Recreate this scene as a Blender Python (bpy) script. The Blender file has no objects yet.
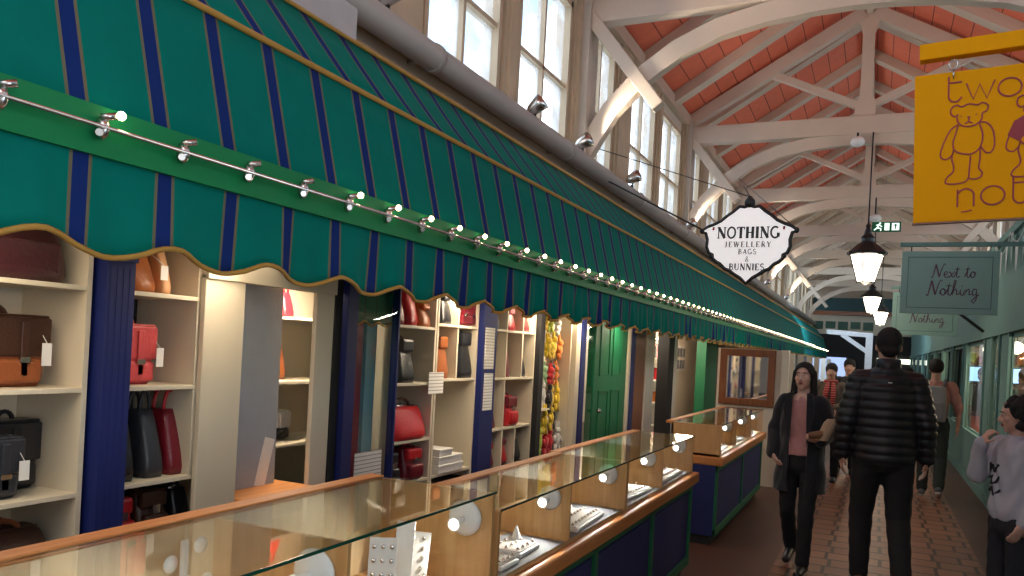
import bpy, bmesh, math, random
from mathutils import Vector, Matrix
random.seed(7)
PI = math.pi
C = bpy.context.scene.collection
S = bpy.context.scene
# ------------------------------------------------------------------ camera
YAW = math.atan(365 / 790.0); ROLL = .053
fw = Vector((-math.sin(YAW), math.cos(YAW), 0)); rt = Vector((math.cos(YAW), math.sin(YAW), 0)); up = Vector((0, 0, 1))
cr = rt * math.cos(ROLL) + up * math.sin(ROLL); cu = -rt * math.sin(ROLL) + up * math.cos(ROLL)
cam = bpy.data.cameras.new('camera'); co = bpy.data.objects.new('camera', cam); C.objects.link(co)
M = Matrix((cr, cu, -fw)).transposed().to_4x4(); M.translation = Vector((0, 0, 1.6)); co.matrix_world = M
cam.sensor_width = 36; cam.lens = 790 / 1024 * 36; cam.shift_y = 59 / 1024; cam.clip_start = .02; cam.clip_end = 300
S.camera = co
# ------------------------------------------------------------------ world
w = bpy.data.worlds.new('sky'); S.world = w; w.use_nodes = True; n = w.node_tree.nodes; l = w.node_tree.links
bg = n['Background']; tc = n.new('ShaderNodeTexCoord'); no = n.new('ShaderNodeTexNoise'); rp = n.new('ShaderNodeValToRGB')
no.inputs['Scale'].default_value = 3.0; no.inputs['Detail'].default_value = 4
rp.color_ramp.elements[0].position = .44; rp.color_ramp.elements[0].color = (.13, .24, .38, 1)
rp.color_ramp.elements[1].position = .58; rp.color_ramp.elements[1].color = (.95, .98, 1, 1)
l.new(tc.outputs['Generated'], no.inputs['Vector']); l.new(no.outputs['Fac'], rp.inputs['Fac']); l.new(rp.outputs['Color'], bg.inputs['Color'])
bg.inputs['Strength'].default_value = 3.1
# ------------------------------------------------------------------ exposure
vs = S.view_settings; vs.view_transform = 'Standard'; vs.look = 'None'; vs.gamma = 1; vs.use_curve_mapping = False; vs.exposure = 0.6
S.cycles.use_denoising = True; S.cycles.max_bounces = 8; S.cycles.transparent_max_bounces = 16; S.cycles.caustics_reflective = False; S.cycles.caustics_refractive = False
S.cycles.sample_clamp_indirect = 6
def portal(x, sgn):
    L = bpy.data.lights.new('daylight_portal', 'AREA'); L.shape = 'RECTANGLE'; L.size = 40; L.size_y = 1.6; L.cycles.is_portal = True
    o = bpy.data.objects.new('daylight_portal', L); C.objects.link(o); o.location = (x, 18, 4.1)
    z = Vector((-sgn, 0, 0)); y = Vector((0, 0, 1)); xx = y.cross(z)
    m = Matrix((xx, y, z)).transposed().to_4x4(); m.translation = o.location; o.matrix_world = m
portal(-2.95, 1); portal(2.45, -1)
L = bpy.data.lights.new('added_window_portal', 'AREA'); L.shape = 'RECTANGLE'; L.size = 4.6; L.size_y = 3.6; L.cycles.is_portal = True
o = bpy.data.objects.new('added_window_portal', L); C.objects.link(o); o.location = (-.3, -3.25, 4.3); o.rotation_euler = (PI / 2, 0, 0)  # sampling portal for the glazing added behind the camera
def lamp(name, kind, loc, energy, col, size=.05, aim=None, spot=None, parent=None):
    L = bpy.data.lights.new(name, kind); L.energy = energy; L.color = col
    if kind == 'AREA':
        L.shape = 'RECTANGLE'; L.size = size[0]; L.size_y = size[1]
    else: L.shadow_soft_size = size
    if spot: L.spot_size = spot; L.spot_blend = .6
    o = bpy.data.objects.new(name, L); C.objects.link(o); o.location = loc
    if aim is not None: o.rotation_euler = (Vector(aim) - Vector(loc)).to_track_quat('-Z', 'Y').to_euler()
    if parent: o.parent = parent
    return o
# ------------------------------------------------------------------ materials
def mat(name, col, rough=.6, metal=0, var=.12, scale=8, bump=0, bscale=60, emit=None, es=0, spec=.5, sheen=0):
    m = bpy.data.materials.new(name); m.use_nodes = True; t = m.node_tree; n = t.nodes; l = t.links; b = n['Principled BSDF']
    b.inputs['Roughness'].default_value = rough; b.inputs['Metallic'].default_value = metal; b.inputs['Specular IOR Level'].default_value = spec
    tc = n.new('ShaderNodeTexCoord'); nz = n.new('ShaderNodeTexNoise'); nz.inputs['Scale'].default_value = scale; nz.inputs['Detail'].default_value = 3
    l.new(tc.outputs['Object'], nz.inputs['Vector']); mx = n.new('ShaderNodeMix'); mx.data_type = 'RGBA'
    mx.inputs['A'].default_value = (*[c * (1 - var) for c in col], 1); mx.inputs['B'].default_value = (*[min(1, c * (1 + var)) for c in col], 1)
    l.new(nz.outputs['Fac'], mx.inputs['Factor']); l.new(mx.outputs['Result'], b.inputs['Base Color'])
    if bump:
        n2 = n.new('ShaderNodeTexNoise'); n2.inputs['Scale'].default_value = bscale; bp = n.new('ShaderNodeBump'); bp.inputs['Strength'].default_value = bump; bp.inputs['Distance'].default_value = .01
        l.new(tc.outputs['Object'], n2.inputs['Vector']); l.new(n2.outputs['Fac'], bp.inputs['Height']); l.new(bp.outputs['Normal'], b.inputs['Normal'])
    if emit: b.inputs['Emission Color'].default_value = (*emit, 1); b.inputs['Emission Strength'].default_value = es
    if sheen: b.inputs['Sheen Weight'].default_value = sheen
    return m
def wood(name, a, b_, rough=.4, axis=1, scale=3):
    m = mat(name, a, rough); n = m.node_tree.nodes; l = m.node_tree.links
    tc = n.new('ShaderNodeTexCoord'); mp = n.new('ShaderNodeMapping'); sc = [18, 18, 18]; sc[axis] = 1.2; mp.inputs['Scale'].default_value = sc
    nz = n.new('ShaderNodeTexNoise'); nz.inputs['Scale'].default_value = scale; nz.inputs['Detail'].default_value = 5; nz.inputs['Distortion'].default_value = .6
    l.new(tc.outputs['Object'], mp.inputs['Vector']); l.new(mp.outputs['Vector'], nz.inputs['Vector'])
    r = n.new('ShaderNodeValToRGB'); r.color_ramp.elements[0].position = .3; r.color_ramp.elements[1].position = .7
    r.color_ramp.elements[0].color = (*a, 1); r.color_ramp.elements[1].color = (*b_, 1)
    l.new(nz.outputs['Fac'], r.inputs['Fac']); l.new(r.outputs['Color'], n['Principled BSDF'].inputs['Base Color'])
    return m
def stripes(name, axis, period, width, phase, base, line, rough=.7, edge=None, edgew=0, bump=0, spec=.3):
    """thin lines at regular steps along one object axis"""
    m = mat(name, base, rough, spec=spec); n = m.node_tree.nodes; l = m.node_tree.links; b = n['Principled BSDF']
    tc = n.new('ShaderNodeTexCoord'); sx = n.new('ShaderNodeSeparateXYZ'); l.new(tc.outputs['Object'], sx.inputs[0])
    def mt(op, a, bv):
        k = n.new('ShaderNodeMath'); k.operation = op
        for i, v in enumerate((a, bv)):
            if v is None: continue
            if isinstance(v, (int, float)): k.inputs[i].default_value = v
            else: l.new(v, k.inputs[i])
        return k.outputs[0]
    u = mt('SUBTRACT', sx.outputs[axis], phase - period / 2); u = mt('FLOORED_MODULO', u, period); u = mt('SUBTRACT', u, period / 2); u = mt('ABSOLUTE', u, None)
    f = mt('LESS_THAN', u, width / 2)
    src = b.inputs['Base Color'].links[0].from_socket
    if edge:
        fe = mt('LESS_THAN', u, width / 2 + edgew); k = n.new('ShaderNodeMix'); k.data_type = 'RGBA'; l.new(fe, k.inputs['Factor']); l.new(src, k.inputs['A']); k.inputs['B'].default_value = (*edge, 1); src = k.outputs['Result']
    k = n.new('ShaderNodeMix'); k.data_type = 'RGBA'; l.new(f, k.inputs['Factor']); l.new(src, k.inputs['A']); k.inputs['B'].default_value = (*line, 1)
    l.new(k.outputs['Result'], b.inputs['Base Color'])
    if bump:
        bp = n.new('ShaderNodeBump'); bp.inputs['Strength'].default_value = bump; bp.inputs['Distance'].default_value = .01; bp.invert = True; l.new(f, bp.inputs['Height']); l.new(bp.outputs['Normal'], b.inputs['Normal'])
    return m
def glass(name, tint=(1, 1, 1), ior=1.5, frost=0, haze=(.9, .95, 1)):
    m = bpy.data.materials.new(name); m.use_nodes = True; t = m.node_tree; n = t.nodes; l = t.links; n.remove(n['Principled BSDF'])
    tr = n.new('ShaderNodeBsdfTransparent'); tr.inputs[0].default_value = (*tint, 1); gl = n.new('ShaderNodeBsdfGlossy'); gl.inputs['Roughness'].default_value = .02
    fr = n.new('ShaderNodeFresnel'); ge = n.new('ShaderNodeNewGeometry'); im = n.new('ShaderNodeMix'); im.inputs['A'].default_value = ior; im.inputs['B'].default_value = 1 / ior
    l.new(ge.outputs['Backfacing'], im.inputs['Factor']); l.new(im.outputs['Result'], fr.inputs['IOR']); mx = n.new('ShaderNodeMixShader'); l.new(fr.outputs[0], mx.inputs[0]); l.new(gl.outputs[0], mx.inputs[2])
    if frost:
        tl = n.new('ShaderNodeBsdfTranslucent'); tl.inputs[0].default_value = (*haze, 1); m2 = n.new('ShaderNodeMixShader')
        nz = n.new('ShaderNodeTexNoise'); nz.inputs['Scale'].default_value = 2.5; nz.inputs['Detail'].default_value = 5; tc = n.new('ShaderNodeTexCoord'); l.new(tc.outputs['Object'], nz.inputs['Vector'])
        mp = n.new('ShaderNodeMapRange'); mp.inputs['From Min'].default_value = .35; mp.inputs['From Max'].default_value = .65; mp.inputs['To Min'].default_value = frost * .3; mp.inputs['To Max'].default_value = frost
        l.new(nz.outputs['Fac'], mp.inputs['Value']); l.new(mp.outputs[0], m2.inputs[0]); l.new(tr.outputs[0], m2.inputs[1]); l.new(tl.outputs[0], m2.inputs[2]); l.new(m2.outputs[0], mx.inputs[1])
    else: l.new(tr.outputs[0], mx.inputs[1])
    l.new(mx.outputs[0], n['Material Output'].inputs[0]); return m
def glow(name, col, s):
    m = bpy.data.materials.new(name); m.use_nodes = True; n = m.node_tree.nodes; b = n['Principled BSDF']; b.inputs['Base Color'].default_value = (*col, 1)
    b.inputs['Emission Color'].default_value = (*col, 1); b.inputs['Emission Strength'].default_value = s; return m
TEAL = (.001, .19, .150)
m_awn = stripes('teal_striped_canvas', 1, .265, .046, 1.115, TEAL, (.010, .032, .17), .8, (.17, .16, .10), .010, spec=.08)
m_gold = mat('gold_piping', (.48, .27, .05), .6)
m_green = mat('green_paint', (.003, .14, .055), .55, var=.08)
m_board = mat('bright_green_board_paint', (.004, .24, .075), .5, spec=.3)
m_dkgreen = mat('dark_green_paint', (.004, .07, .03), .4)
m_blue = mat('navy_blue_paint', (.004, .013, .12), .6, var=.2, scale=3)
m_blue2 = mat('counter_blue_paint', (.005, .014, .12), .65, var=.25, scale=2)
m_cream = mat('cream_paint', (.68, .60, .46), .5, var=.05, scale=3)
m_cream2 = mat('warm_white_paint', (.76, .71, .62), .5, var=.04, scale=2)
m_beam = mat('beam_white_paint', (.68, .56, .45), .6, var=.08, scale=3, bump=.15, bscale=20)
m_post = mat('post_white_paint', (.60, .54, .47), .6, var=.12, scale=4, bump=.2, bscale=15)
m_tan = mat('weathered_tan_paint', (.42, .27, .13), .7, var=.3, scale=6)
m_wframe = mat('window_frame_paint', (.58, .46, .32), .6, var=.18, scale=5)
m_pipe = mat('grey_pipe_paint', (.36, .33, .31), .5, var=.12, scale=3)
m_fascia = mat('pale_grey_fascia', (.50, .49, .50), .6)
m_oak = wood('counter_oak', (.46, .165, .040), (.58, .245, .07), .5, 1)
m_oakx = wood('divider_oak', (.52, .28, .10), (.64, .38, .16), .45, 2, 2)
m_case = wood('case_floor_oak', (.50, .30, .13), (.62, .40, .2), .5, 1)
m_brown = wood('brown_frame_wood', (.18, .05, .012), (.30, .095, .025), .35, 2)
m_caseback = wood('case_back_pale_wood', (.62, .46, .26), (.74, .58, .36), .5, 2, 2)
m_glass = glass('display_glass', (.97, 1, .98), 1.5)
m_gedge = mat('green_glass_edge', (.004, .05, .03), .15)
m_shopglass = glass('shop_glass', (.92, .98, .96), 1.45)
m_skyglass = glass('rooflight_glass', (.95, .98, 1), 1.3, .55, (.8, .9, 1))
m_black = mat('black_iron', (.012, .012, .013), .4)
m_dark = mat('dark_interior', (.012, .011, .012), .7)
m_metal = mat('brushed_metal', (.6, .58, .55), .25, 1, var=.05)
m_white = mat('white_plastic', (.85, .85, .83), .4, var=.02)
m_paper = mat('white_paper', (.82, .80, .76), .7, var=.02)
m_note = stripes('printed_paper', 2, .022, .005, 0, (.78, .76, .72), (.35, .33, .33), .8)
m_mint = mat('mint_green_paint', (.17, .31, .285), .75, var=.08, scale=2, spec=.2)
m_mint2 = mat('mint_sign_paint', (.23, .40, .36), .5, var=.03)
m_mintdk = mat('dark_mint_line', (.07, .15, .15), .5)
m_yellow = mat('yellow_sign_paint', (1.0, .43, .0), .7, var=.04, scale=2, spec=.15)
m_maroon = mat('maroon_paint', (.20, .008, .035), .5)
m_ltblue = mat('light_blue_paint', (.22, .42, .48), .5)
m_pinkpaint = mat('sign_maroon_line', (.33, .006, .02), .5)
m_mirror = mat('mirror', (.85, .87, .88), .03, 1, var=0)
m_grey = mat('grey_cloth_tray', (.16, .17, .19), .8)
m_silver = mat('silver', (.8, .8, .8), .2, 1)
m_skin = mat('skin', (.55, .30, .21), .5, var=.06, scale=12)
m_skin2 = mat('skin_fair', (.62, .36, .27), .5, var=.06, scale=12)
m_skin3 = mat('skin_pale', (.74, .47, .37), .5, var=.05, scale=12)
m_hair = mat('black_hair', (.010, .008, .008), .75, var=.4, scale=60, bump=.3, bscale=120)
m_hair2 = mat('brown_hair', (.05, .022, .012), .5, var=.4, scale=60, bump=.3, bscale=120)
m_strawhair = mat('light_brown_hair', (.28, .15, .06), .6, var=.3, scale=50)
m_lip = mat('lips', (.42, .10, .09), .4)
m_eyew = mat('eye_white', (.7, .68, .65), .3, var=0)
m_bulb = glow('warm_bulb', (1, .72, .38), 16)
m_led = glow('white_led', (1, .95, .88), 14)
m_lantern = glow('lantern_pane', (1, .84, .64), 7)
# salmon roof boards
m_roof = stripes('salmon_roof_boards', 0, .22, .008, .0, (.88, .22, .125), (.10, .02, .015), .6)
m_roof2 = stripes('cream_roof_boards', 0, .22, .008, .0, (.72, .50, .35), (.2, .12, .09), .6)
# ------------------------------------------------------------------ mesh helpers
def box(bm, x0, x1, y0, y1, z0, z1, mi=0):
    v = [bm.verts.new((x, y, z)) for x in (x0, x1) for y in (y0, y1) for z in (z0, z1)]
    for f in ((0, 1, 3, 2), (4, 6, 7, 5), (0, 4, 5, 1), (2, 3, 7, 6), (0, 2, 6, 4), (1, 5, 7, 3)):
        bm.faces.new([v[i] for i in f]).material_index = mi
def prism(bm, pts, d0, d1, plane='xz', mi=0):
    """polygon extruded along the missing axis"""
    mk = {'xz': lambda p, d: (p[0], d, p[1]), 'yz': lambda p, d: (d, p[0], p[1]), 'xy': lambda p, d: (p[0], p[1], d)}[plane]
    a = [bm.verts.new(mk(p, d0)) for p in pts]; b = [bm.verts.new(mk(p, d1)) for p in pts]; k = len(pts)
    fs = [bm.faces.new(a), bm.faces.new(b[::-1])]
    for i in range(k): fs.append(bm.faces.new((a[i], b[i], b[(i + 1) % k], a[(i + 1) % k])))
    for f in fs: f.material_index = mi
def beam(bm, a, b, w, h, upv=(0, 0, 1)):
    a = Vector(a); b = Vector(b); d = (b - a).normalized(); u = Vector(upv); s = d.cross(u)
    if s.length < 1e-4: s = d.cross(Vector((0, 1, 0)))
    s.normalize(); u = s.cross(d).normalized(); vs_ = []
    for p in (a, b):
        for i, j in ((-1, -1), (1, -1), (1, 1), (-1, 1)): vs_.append(bm.verts.new(p + s * w / 2 * i + u * h / 2 * j))
    for f in ((0, 1, 2, 3), (7, 6, 5, 4), (0, 4, 5, 1), (1, 5, 6, 2), (2, 6, 7, 3), (3, 7, 4, 0)): bm.faces.new([vs_[i] for i in f])
def tube(bm, pts, r, seg=8, caps=True, smooth=True, flat=1.0):
    pts = [Vector(p) for p in pts]; rs = r if isinstance(r, (list, tuple)) else [r] * len(pts); rings = []; ref = None
    for i, p in enumerate(pts):
        d = (pts[min(i + 1, len(pts) - 1)] - pts[max(i - 1, 0)])
        d = d.normalized() if d.length > 1e-9 else Vector((0, 0, 1))
        if ref is None: ref = Vector((0, 0, 1)) if abs(d.z) < .9 else Vector((1, 0, 0))
        s = d.cross(ref).normalized(); ref = s.cross(d).normalized()
        rings.append([bm.verts.new(p + (s * math.cos(k * 2 * PI / seg) * flat + ref * math.sin(k * 2 * PI / seg)) * rs[i]) for k in range(seg)])
    for a, b in zip(rings, rings[1:]):
        for k in range(seg):
            f = bm.faces.new((a[k], a[(k + 1) % seg], b[(k + 1) % seg], b[k])); f.smooth = smooth
    if caps: bm.faces.new(rings[0][::-1]); bm.faces.new(rings[-1])
def ell(bm, c, r, seg=16, rot=None, smooth=True):
    m = Matrix.Translation(Vector(c)) @ (rot.to_4x4() if rot else Matrix.Identity(4)) @ Matrix.Diagonal((r[0], r[1], r[2], 1))
    g = bmesh.ops.create_uvsphere(bm, u_segments=seg, v_segments=max(6, seg // 2 + 2), radius=1, matrix=m)
    for v in g['verts']:
        for f in v.link_faces: f.smooth = smooth
def lathe(bm, prof, c=(0, 0, 0), seg=20, axis='z', smooth=True):
    rings = []; c = Vector(c)
    for r, h in prof:
        ring = []
        for k in range(seg):
            a = k * 2 * PI / seg; x, y = r * math.cos(a), r * math.sin(a)
            ring.append(bm.verts.new(c + Vector({'z': (x, y, h), 'y': (x, h, y), 'x': (h, x, y)}[axis])))
        rings.append(ring)
    for a, b in zip(rings, rings[1:]):
        for k in range(seg): f = bm.faces.new((a[k], a[(k + 1) % seg], b[(k + 1) % seg], b[k])); f.smooth = smooth
    bm.faces.new(rings[0][::-1]); bm.faces.new(rings[-1])
def loft(bm, secs, seg=20, smooth=True, sq=1.0):
    """closed body through horizontal elliptic sections (x,y,z,rx,ry); sq<1 squares them"""
    rings = []
    for x, y, z, rx, ry in secs:
        ring = []
        for k in range(seg):
            a = k * 2 * PI / seg; ca, sa = math.cos(a), math.sin(a)
            ring.append(bm.verts.new((x + rx * math.copysign(abs(ca) ** sq, ca), y + ry * math.copysign(abs(sa) ** sq, sa), z)))
        rings.append(ring)
    for a, b in zip(rings, rings[1:]):
        for k in range(seg): f = bm.faces.new((a[k], a[(k + 1) % seg], b[(k + 1) % seg], b[k])); f.smooth = smooth
    bm.faces.new(rings[0][::-1]); bm.faces.new(rings[-1])
def obj(name, bm, m, parent=None, bevel=0, local=True):
    bmesh.ops.recalc_face_normals(bm, faces=bm.faces)
    me = bpy.data.meshes.new(name); bm.to_mesh(me); bm.free()
    for k in (m if isinstance(m, (list, tuple)) else [m]): me.materials.append(k)
    o = bpy.data.objects.new(name, me); C.objects.link(o)
    if bevel:
        b = o.modifiers.new('bevel', 'BEVEL'); b.width = bevel; b.segments = 2; b.limit_method = 'ANGLE'
    if parent: o.parent = parent
    return o
def BX(name, dims, m, parent=None, bevel=0):
    bm = bmesh.new(); box(bm, *dims); return obj(name, bm, m, parent, bevel)
def thing(name, label, cat, loc=(0, 0, 0), rz=0, group=None):
    o = bpy.data.objects.new(name, None); C.objects.link(o); o.location = loc; o.rotation_euler = (0, 0, rz); o.empty_display_size = .1
    o['label'] = label; o['category'] = cat
    if group: o['group'] = group
    return o
def tag(o, label, cat, group=None):
    o['label'] = label; o['category'] = cat
    if group: o['group'] = group
    return o
def struct(o): o['kind'] = 'structure'; return o
def dup(root, loc=None, label=None):
    r = root.copy(); C.objects.link(r)
    if loc is not None: r.location = loc
    if label: r['label'] = label
    for ch in list(root.children):
        c = ch.copy(); C.objects.link(c); c.parent = r
        for g in ch.children: d = g.copy(); C.objects.link(d); d.parent = c
    return r
def glaze(name, p, m, parent):       # one quad pane
    bm = bmesh.new(); bm.faces.new([bm.verts.new(q) for q in p]); return obj(name, bm, m, parent)
ORD = ['first', 'second', 'third', 'fourth', 'fifth', 'sixth', 'seventh', 'eighth', 'ninth', 'tenth', 'eleventh', 'twelfth', 'thirteenth', 'fourteenth', 'fifteenth']
YE = 38.0                                                   # far end of the avenue
# ================================================================== FLOOR
m_floor = mat('terracotta_pavers', (.24, .075, .03), .38, var=.2)
def floor_mat():
    n = m_floor.node_tree.nodes; l = m_floor.node_tree.links; b = n['Principled BSDF']
    tc = n.new('ShaderNodeTexCoord'); br = n.new('ShaderNodeTexBrick'); l.new(tc.outputs['Object'], br.inputs['Vector'])
    br.inputs['Scale'].default_value = 1; br.inputs['Brick Width'].default_value = .27; br.inputs['Row Height'].default_value = .25; br.inputs['Mortar Size'].default_value = .017; br.inputs['Mortar Smooth'].default_value = .3
    br.offset = .5; br.squash = .75; br.squash_frequency = 2
    br.inputs['Color1'].default_value = (.38, .165, .085, 1); br.inputs['Color2'].default_value = (.25, .10, .058, 1); br.inputs['Mortar'].default_value = (.035, .016, .012, 1)
    nz = n.new('ShaderNodeTexNoise'); nz.inputs['Scale'].default_value = 1.3; l.new(tc.outputs['Object'], nz.inputs['Vector'])
    mx = n.new('ShaderNodeMix'); mx.data_type = 'RGBA'; mx.blend_type = 'MULTIPLY'; mx.inputs['Factor'].default_value = .5; l.new(br.outputs['Color'], mx.inputs['A']); l.new(nz.outputs['Fac'], mx.inputs['B'])
    l.new(mx.outputs['Result'], b.inputs['Base Color'])
    bp = n.new('ShaderNodeBump'); bp.inputs['Strength'].default_value = .5; bp.inputs['Distance'].default_value = .006; bp.invert = True; l.new(br.outputs['Fac'], bp.inputs['Height']); l.new(bp.outputs['Normal'], b.inputs['Normal'])
floor_mat()
m_floor2 = mat('plain_red_concrete', (.085, .036, .026), .4, var=.2, scale=3)
bm = bmesh.new(); box(bm, -.66, .86, -3, YE, -.2, 0); box(bm, -5, -.66, -3, YE, -.2, 0, 1); box(bm, .86, 5, -3, YE, -.2, 0, 1)
struct(obj('floor', bm, [m_floor, m_floor2]))
# ================================================================== UPPER WALLS, WINDOWS, ROOF
XL, XR, XC = -2.7, 2.1, -.30
TR = [7.05, 11.5, 15.95, 20.4, 24.85, 29.3, 33.75]
ZS, ZT = 3.38, 4.78
bm = bmesh.new()
for y0, y1, z0, z1 in ((-3, YE, 2.95, ZS), (-3, YE, ZT, 5.05)): box(bm, XL - .14, XL, y0, y1, z0, z1)
struct(obj('wall_left', bm, m_cream2))
bm = bmesh.new()
for y0, y1, z0, z1 in ((-3, YE, 2.95, ZS), (-3, YE, ZT, 5.05)): box(bm, XR, XR + .14, y0, y1, z0, z1)
struct(obj('wall_right', bm, m_cream2))
def window(side, y0, y1, k):
    x = XL if side < 0 else XR; xi = x + .02 * (-side); xo = x + .10 * side; lo, hi = min(xi, xo), max(xi, xo)
    bm = bmesh.new(); f = .05
    box(bm, lo, hi, y0, y0 + f, ZS, ZT); box(bm, lo, hi, y1 - f, y1, ZS, ZT); box(bm, lo, hi, y0, y1, ZS, ZS + f); box(bm, lo, hi, y0, y1, ZT - f, ZT)
    ym = (y0 + y1) / 2; zm = ZS + .62; box(bm, lo + .02, hi - .02, ym - .018, ym + .018, ZS, ZT); box(bm, lo + .02, hi - .02, y0, y1, zm - .018, zm + .018)
    o = struct(obj('window_%d' % k, bm, m_wframe)); xm = (lo + hi) / 2
    glaze('pane', [(xm, y0, ZS), (xm, y1, ZS), (xm, y1, ZT), (xm, y0, ZT)], m_skyglass, o)
wk = 1; posts = []
for b in [2.6 - 4.45, 2.6] + TR:
    for a, c in ((.18, 1.02), (1.63, 2.72), (3.02, 4.15)):
        if b + a < YE - 1:
            for s in (-1, 1): window(s, b + a, b + c, wk); wk += 1
    posts += [(b - .30, b + .18), (b + 1.02, b + 1.63), (b + 2.72, b + 3.02)]
for s, nm in ((-1, 'left'), (1, 'right')):
    bm = bmesh.new(); x = XL if s < 0 else XR
    for a, c in posts:
        c = min(c, YE)
        if a > YE: continue
        box(bm, min(x, x + .14 * s), max(x, x + .14 * s), a, c, ZS, ZT)
        # raised pilaster with stepped mouldings
        for e, d in ((.04, .035), (.09, .06)):
            if c - a > 2 * e + .04: box(bm, min(x, x - d * s), max(x, x - d * s), a + e, c - e, ZS, ZT + .2)
    struct(obj('trim_posts_%s' % nm, bm, m_wframe if s < 0 else m_post))
    struct(BX('trim_sill_%s' % nm, (min(x, x - .07 * s), max(x, x - .07 * s), -3, YE, ZS - .05, ZS), m_tan))
    struct(BX('trim_plate_%s' % nm, (min(x, x - .09 * s), max(x, x - .09 * s), -3, YE, 4.93, 5.08), m_beam))
# roof
ZE, ZR = 5.08, 6.55
hw = (XR - XL) / 2
bm = bmesh.new(); sl = (ZR - ZE) / hw
for s in (-1, 1):
    x0 = XC + s * (hw + .25); z0 = ZE - .25 * sl
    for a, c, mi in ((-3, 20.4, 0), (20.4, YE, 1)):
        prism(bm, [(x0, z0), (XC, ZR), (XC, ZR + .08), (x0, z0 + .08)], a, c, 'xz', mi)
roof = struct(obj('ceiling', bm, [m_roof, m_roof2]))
yy = 3.09
while yy < YE:
    if min(abs(yy - t) for t in TR) > -1:
        for s in (-1, 1):
            bm = bmesh.new(); d = Vector((s * hw, 0, ZE - ZR)).normalized(); nrm = Vector((d.z * s, 0, -abs(d.x))) ; o_ = Vector((0, 0, -.08))
            beam(bm, Vector((XC, yy, ZR)) + o_, Vector((XC + s * hw, yy, ZE)) + o_, .20, .13, (0, 0, 1)); obj('rafter', bm, m_beam, roof)
    yy += 4.45 / 3
bm = bmesh.new(); beam(bm, (XC, 3, ZR - .15), (XC, YE, ZR - .15), .08, .22); obj('ridge_board', bm, m_beam, roof)
def arc(x, z0=3.45, z1=4.5):      # brace soffit: leaves the wall post steeply and flattens at the middle
    return z0 + (z1 - z0) * x
def truss(y, i):
    lab = 'white painted timber roof truss with curved braces, ' + (('nearest of the row' if i == 0 else ORD[i] + ' of the row counted from the nearest'))
    t = thing('roof_truss', lab, 'roof truss', (XC, y, ZS), 0, 'roof trusses over the avenue')
    z = -ZS; w_ = .16
    def pb(nm, a, b, w, h, mm=m_beam):
        bm = bmesh.new(); beam(bm, a, b, w, h, (0, 0, 1)); return obj(nm, bm, mm, t, .008)
    pb('tie_beam', (-hw, 0, 4.80 + z), (hw, 0, 4.80 + z), w_, .25)
    bm = bmesh.new(); p = [(-.07, 4.9), (.07, 4.9)]
    prism(bm, [(-.13, 4.9 + z), (.13, 4.9 + z), (.13, 5.1 + z), (.075, 5.2 + z), (.075, 6.05 + z), (.13, 6.2 + z), (.13, 6.4 + z), (-.13, 6.4 + z), (-.13, 6.2 + z), (-.075, 6.05 + z), (-.075, 5.2 + z), (-.13, 5.1 + z)], -.06, .06)
    obj('king_post', bm, m_beam, t)
    for s in (-1, 1):
        pb('principal_rafter', (s * .06, 0, 6.32 + z), (s * (hw - .02), 0, 4.99 + z), .14, .17)
        pb('strut', (s * .1, 0, 5.08 + z), (s * hw * .52, 0, 5.62 + z), .09, .10)
        # curved brace
        bm = bmesh.new(); lo = []; hi = []
        P = [(2.25, 3.40), (2.0, 3.80), (1.72, 4.08), (1.42, 4.28), (1.08, 4.42), (.7, 4.50), (.3, 4.54), (0, 4.55)]
        for k, (x, zz) in enumerate(P):
            if k == 0: d = Vector((P[1][0] - x, P[1][1] - zz))
            elif k == len(P) - 1: d = Vector((-1, 0))
            else: d = Vector((P[k + 1][0] - P[k - 1][0], P[k + 1][1] - P[k - 1][1]))
            d.normalize(); nn = Vector((-d.y, d.x)); nn = nn if nn.y > 0 or nn.x > 0 else -nn
            nn = Vector((abs(d.y), abs(d.x))); lo.append((s * x, zz + z)); hi.append((s * (x + nn.x * .17), min(zz + nn.y * .17, 4.70) + z))
        for k in range(len(P) - 1):
            prism(bm, [lo[k], lo[k + 1], hi[k + 1], hi[k]], -.055, .055)
        bmesh.ops.remove_doubles(bm, verts=bm.verts, dist=1e-5)
        obj('arch_brace', bm, m_beam, t)
        # straight strut that drops from the plate across the brace and ends in the air
        bm = bmesh.new(); beam(bm, (s * (hw - .02), -.035, 4.85 + z), (s * (hw - .80), -.035, 3.84 + z), .12, .12, (0, 1, 0)); obj('raking_strut', bm, m_beam, t, .01)
        BX('wall_post', (min(s * hw, s * (hw - .13)), max(s * hw, s * (hw - .13)), -.13, .13, 0, 5.0 + z), m_post, t)
for i, y in enumerate(TR): truss(y, i)
# ================================================================== LEFT SHOP ROW
bm = bmesh.new(); box(bm, -4.3, -4.2, -3, YE, 0, 3.0); struct(obj('wall_shop_back', bm, m_dark))
bm = bmesh.new(); box(bm, -4.3, -2.62, -3, YE, 2.2, 2.95); box(bm, -2.75, -2.62, -3, YE, 1.97, 2.95); struct(obj('wall_shop_header', bm, m_cream2))
XW = -2.6
bm = bmesh.new(); box(bm, -4.2, XW - .12, -3, 10.3, 0, .655); struct(obj('wall_stall_riser', bm, m_dark))
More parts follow.
